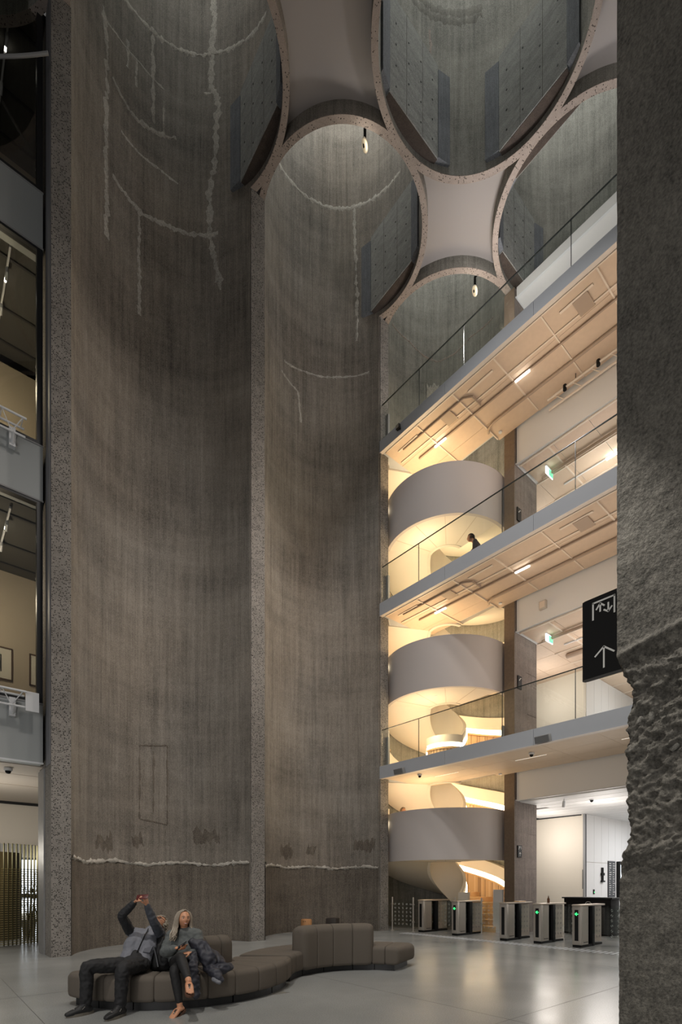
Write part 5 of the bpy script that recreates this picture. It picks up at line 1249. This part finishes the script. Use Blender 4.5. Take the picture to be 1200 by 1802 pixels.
vox(J, 'hem', navy, jk, .011, 2, .02, 11, 8)
J = MB(); limb(J, [L(-1.50, 6.03, .385), L(-1.43, 6.015, .35)], [.028, .024]); vox(J, 'overlay', plain('pale painted sheen', srgb(112, 114, 120), .6), jk, .008, 2, .006, 30, 3)  # pale grey patch paints the light reflected on the cloth
bg = empty('shoulder_bag', L(-2.25, 6.45, .43)); tag(bg, 'black bag standing on the seat between the man and the woman', 'bag')
J = MB(); limb(J, [L(-2.33, 6.46, .50), L(-2.30, 6.50, .66), L(-2.29, 6.54, .78)], [.10, .10, .07]); limb(J, [L(-2.22, 6.45, .50), L(-2.21, 6.50, .64), L(-2.22, 6.54, .74)], [.10, .09, .06])
vox(J, 'body', M['black'], bg, .012, 2, .008, 9, 1)
MB().tube([L(-2.34, 6.40, .72), L(-2.30, 6.37, .60), L(-2.27, 6.35, .48)], .014, 6).build('strap', M['dark_metal'], bg)

# ---------------- two visitors on the stair, mostly hidden by the drums
def walker(base, f, lean, top, hair_c, lab, legs):
    b = Vector(base); f = Vector(f).normalized(); x = Vector((-f.y, f.x, 0)); U_ = Vector((0, 0, 1)); e = empty('person', b); tag(e, lab, 'person')
    pe = b+U_*.92; ck = pe+U_*.28+f*lean*.25; nk_ = pe+U_*.52+f*lean*.6; hd = nk_+U_*.17+f*(lean*.35+.03); sr, sl = nk_-U_*.06-x*.17, nk_-U_*.06+x*.17
    er, el_ = sr-U_*.26+f*.04-x*.04, sl-U_*.26+f*.04+x*.04; wr_, wl_ = er-U_*.14+f*.2, el_-U_*.16+f*.16
    hr, hl_ = pe-x*.09, pe+x*.09; kr, kl = hr-U_*.42+f*.16, hl_-U_*.44-f*.02; ar, al_ = b-x*.08+f*.14+U_*.09, b+x*.08-f*.12+U_*.09
    B_ = MB(); torso(B_, pe, ck, nk_, sr, sl, .9); limb(B_, [nk_, hd], [.05, .05]); a_, c_, d_ = head(B_, hd, f+U_*-lean*.3, U_)
    for s1, e1, w1 in ((sr, er, wr_), (sl, el_, wl_)): limb(B_, [s1, e1, w1], [.042, .035, .024]); hand(B_, w1, (w1-e1), x if s1 is sr else -x, 1 if s1 is sr else -1, .5)
    for h1, k1, a1 in ((hr, kr, ar), (hl_, kl, al_)): limb(B_, [h1, k1, a1], [.075, .05, .035]); limb(B_, [a1, a1+f*.14-U_*.055], [.035, .028])
    vox(B_, 'body', skin_m, e, .008, 2)
    J_ = MB(); torso(J_, pe+U_*.05, ck, nk_, sr, sl, .94, .02)
    for s1, e1, w1 in ((sr, er, wr_), (sl, el_, wl_)): limb(J_, [s1, e1, w1-(w1-e1)*.1], [.06, .05, .038])
    vox(J_, 'shirt', top, e, .012, 2, .006, 14, 1)
    J_ = MB(); limb(J_, [hr, pe, hl_], [.1, .105, .1])
    for h1, k1, a1 in ((hr, kr, ar), (hl_, kl, al_)): limb(J_, [h1, k1, a1+(k1-a1)*.08], [.092, .07, .06])
    vox(J_, 'trousers', legs, e, .012, 2, .006, 14, 2)
    J_ = MB()
    for a1 in (ar, al_): limb(J_, [a1-U_*.04, a1+f*.15-U_*.055], [.045, .034])
    vox(J_, 'shoes', M['black'], e, .01, 2)
    face_parts(hd, a_, c_, d_, e, hair_c, srgb(150, 90, 80)); short_hair(hd, a_, c_, d_, e, plain('hair of '+lab[:12], hair_c, .7))
aa = 131; zz = h_at(aa, 0)
walker((SX+1.55*cos(R(aa)), SY+1.55*sin(R(aa)), RISE*math.ceil((aa-A0)/(A1-A0)*15)/15), (-.3, -1, 0), .1, plain('orange red shirt', srgb(196, 84, 40), .8), srgb(110, 92, 70), 'visitor in an orange top walking down behind the lowest drum landing', plain('dark jeans', srgb(52, 56, 66), .8))
walker((13.42, 9.3, ST[1]), (-.6, .8, 0), .28, plain('charcoal coat', srgb(58, 56, 56), .8), srgb(50, 44, 40), 'dark haired visitor leaning forward at the stair on the middle balcony', plain('sand trousers', srgb(150, 120, 90), .8))

# things that repeat carry a common group
GROUPS = {'balcony': 'balconies of the three upper floors', 'balustrade': 'glass balustrades of the balconies', 'camera': 'dome cameras and sensors under the ceilings', 'speaker': 'speakers on the lowest fascia',
          'exit sign': 'exit signs of the upper halls', 'spotlight': 'small spotlights of the halls', 'picture': 'framed prints in the gallery', 'stool': 'stools against the back wall',
          'glass screen': 'etched glass screens between the gates', 'pendant': 'pendant discs in the silo mouths', 'truss': 'white lattice trusses'}
for o in list(COL.objects):
    if o.parent is None and 'category' in o.keys() and 'group' not in o.keys():
        if o['category'] in GROUPS: o['group'] = GROUPS[o['category']]
        elif o.name.startswith('column_sign'): o['group'] = 'small black signs on the column'
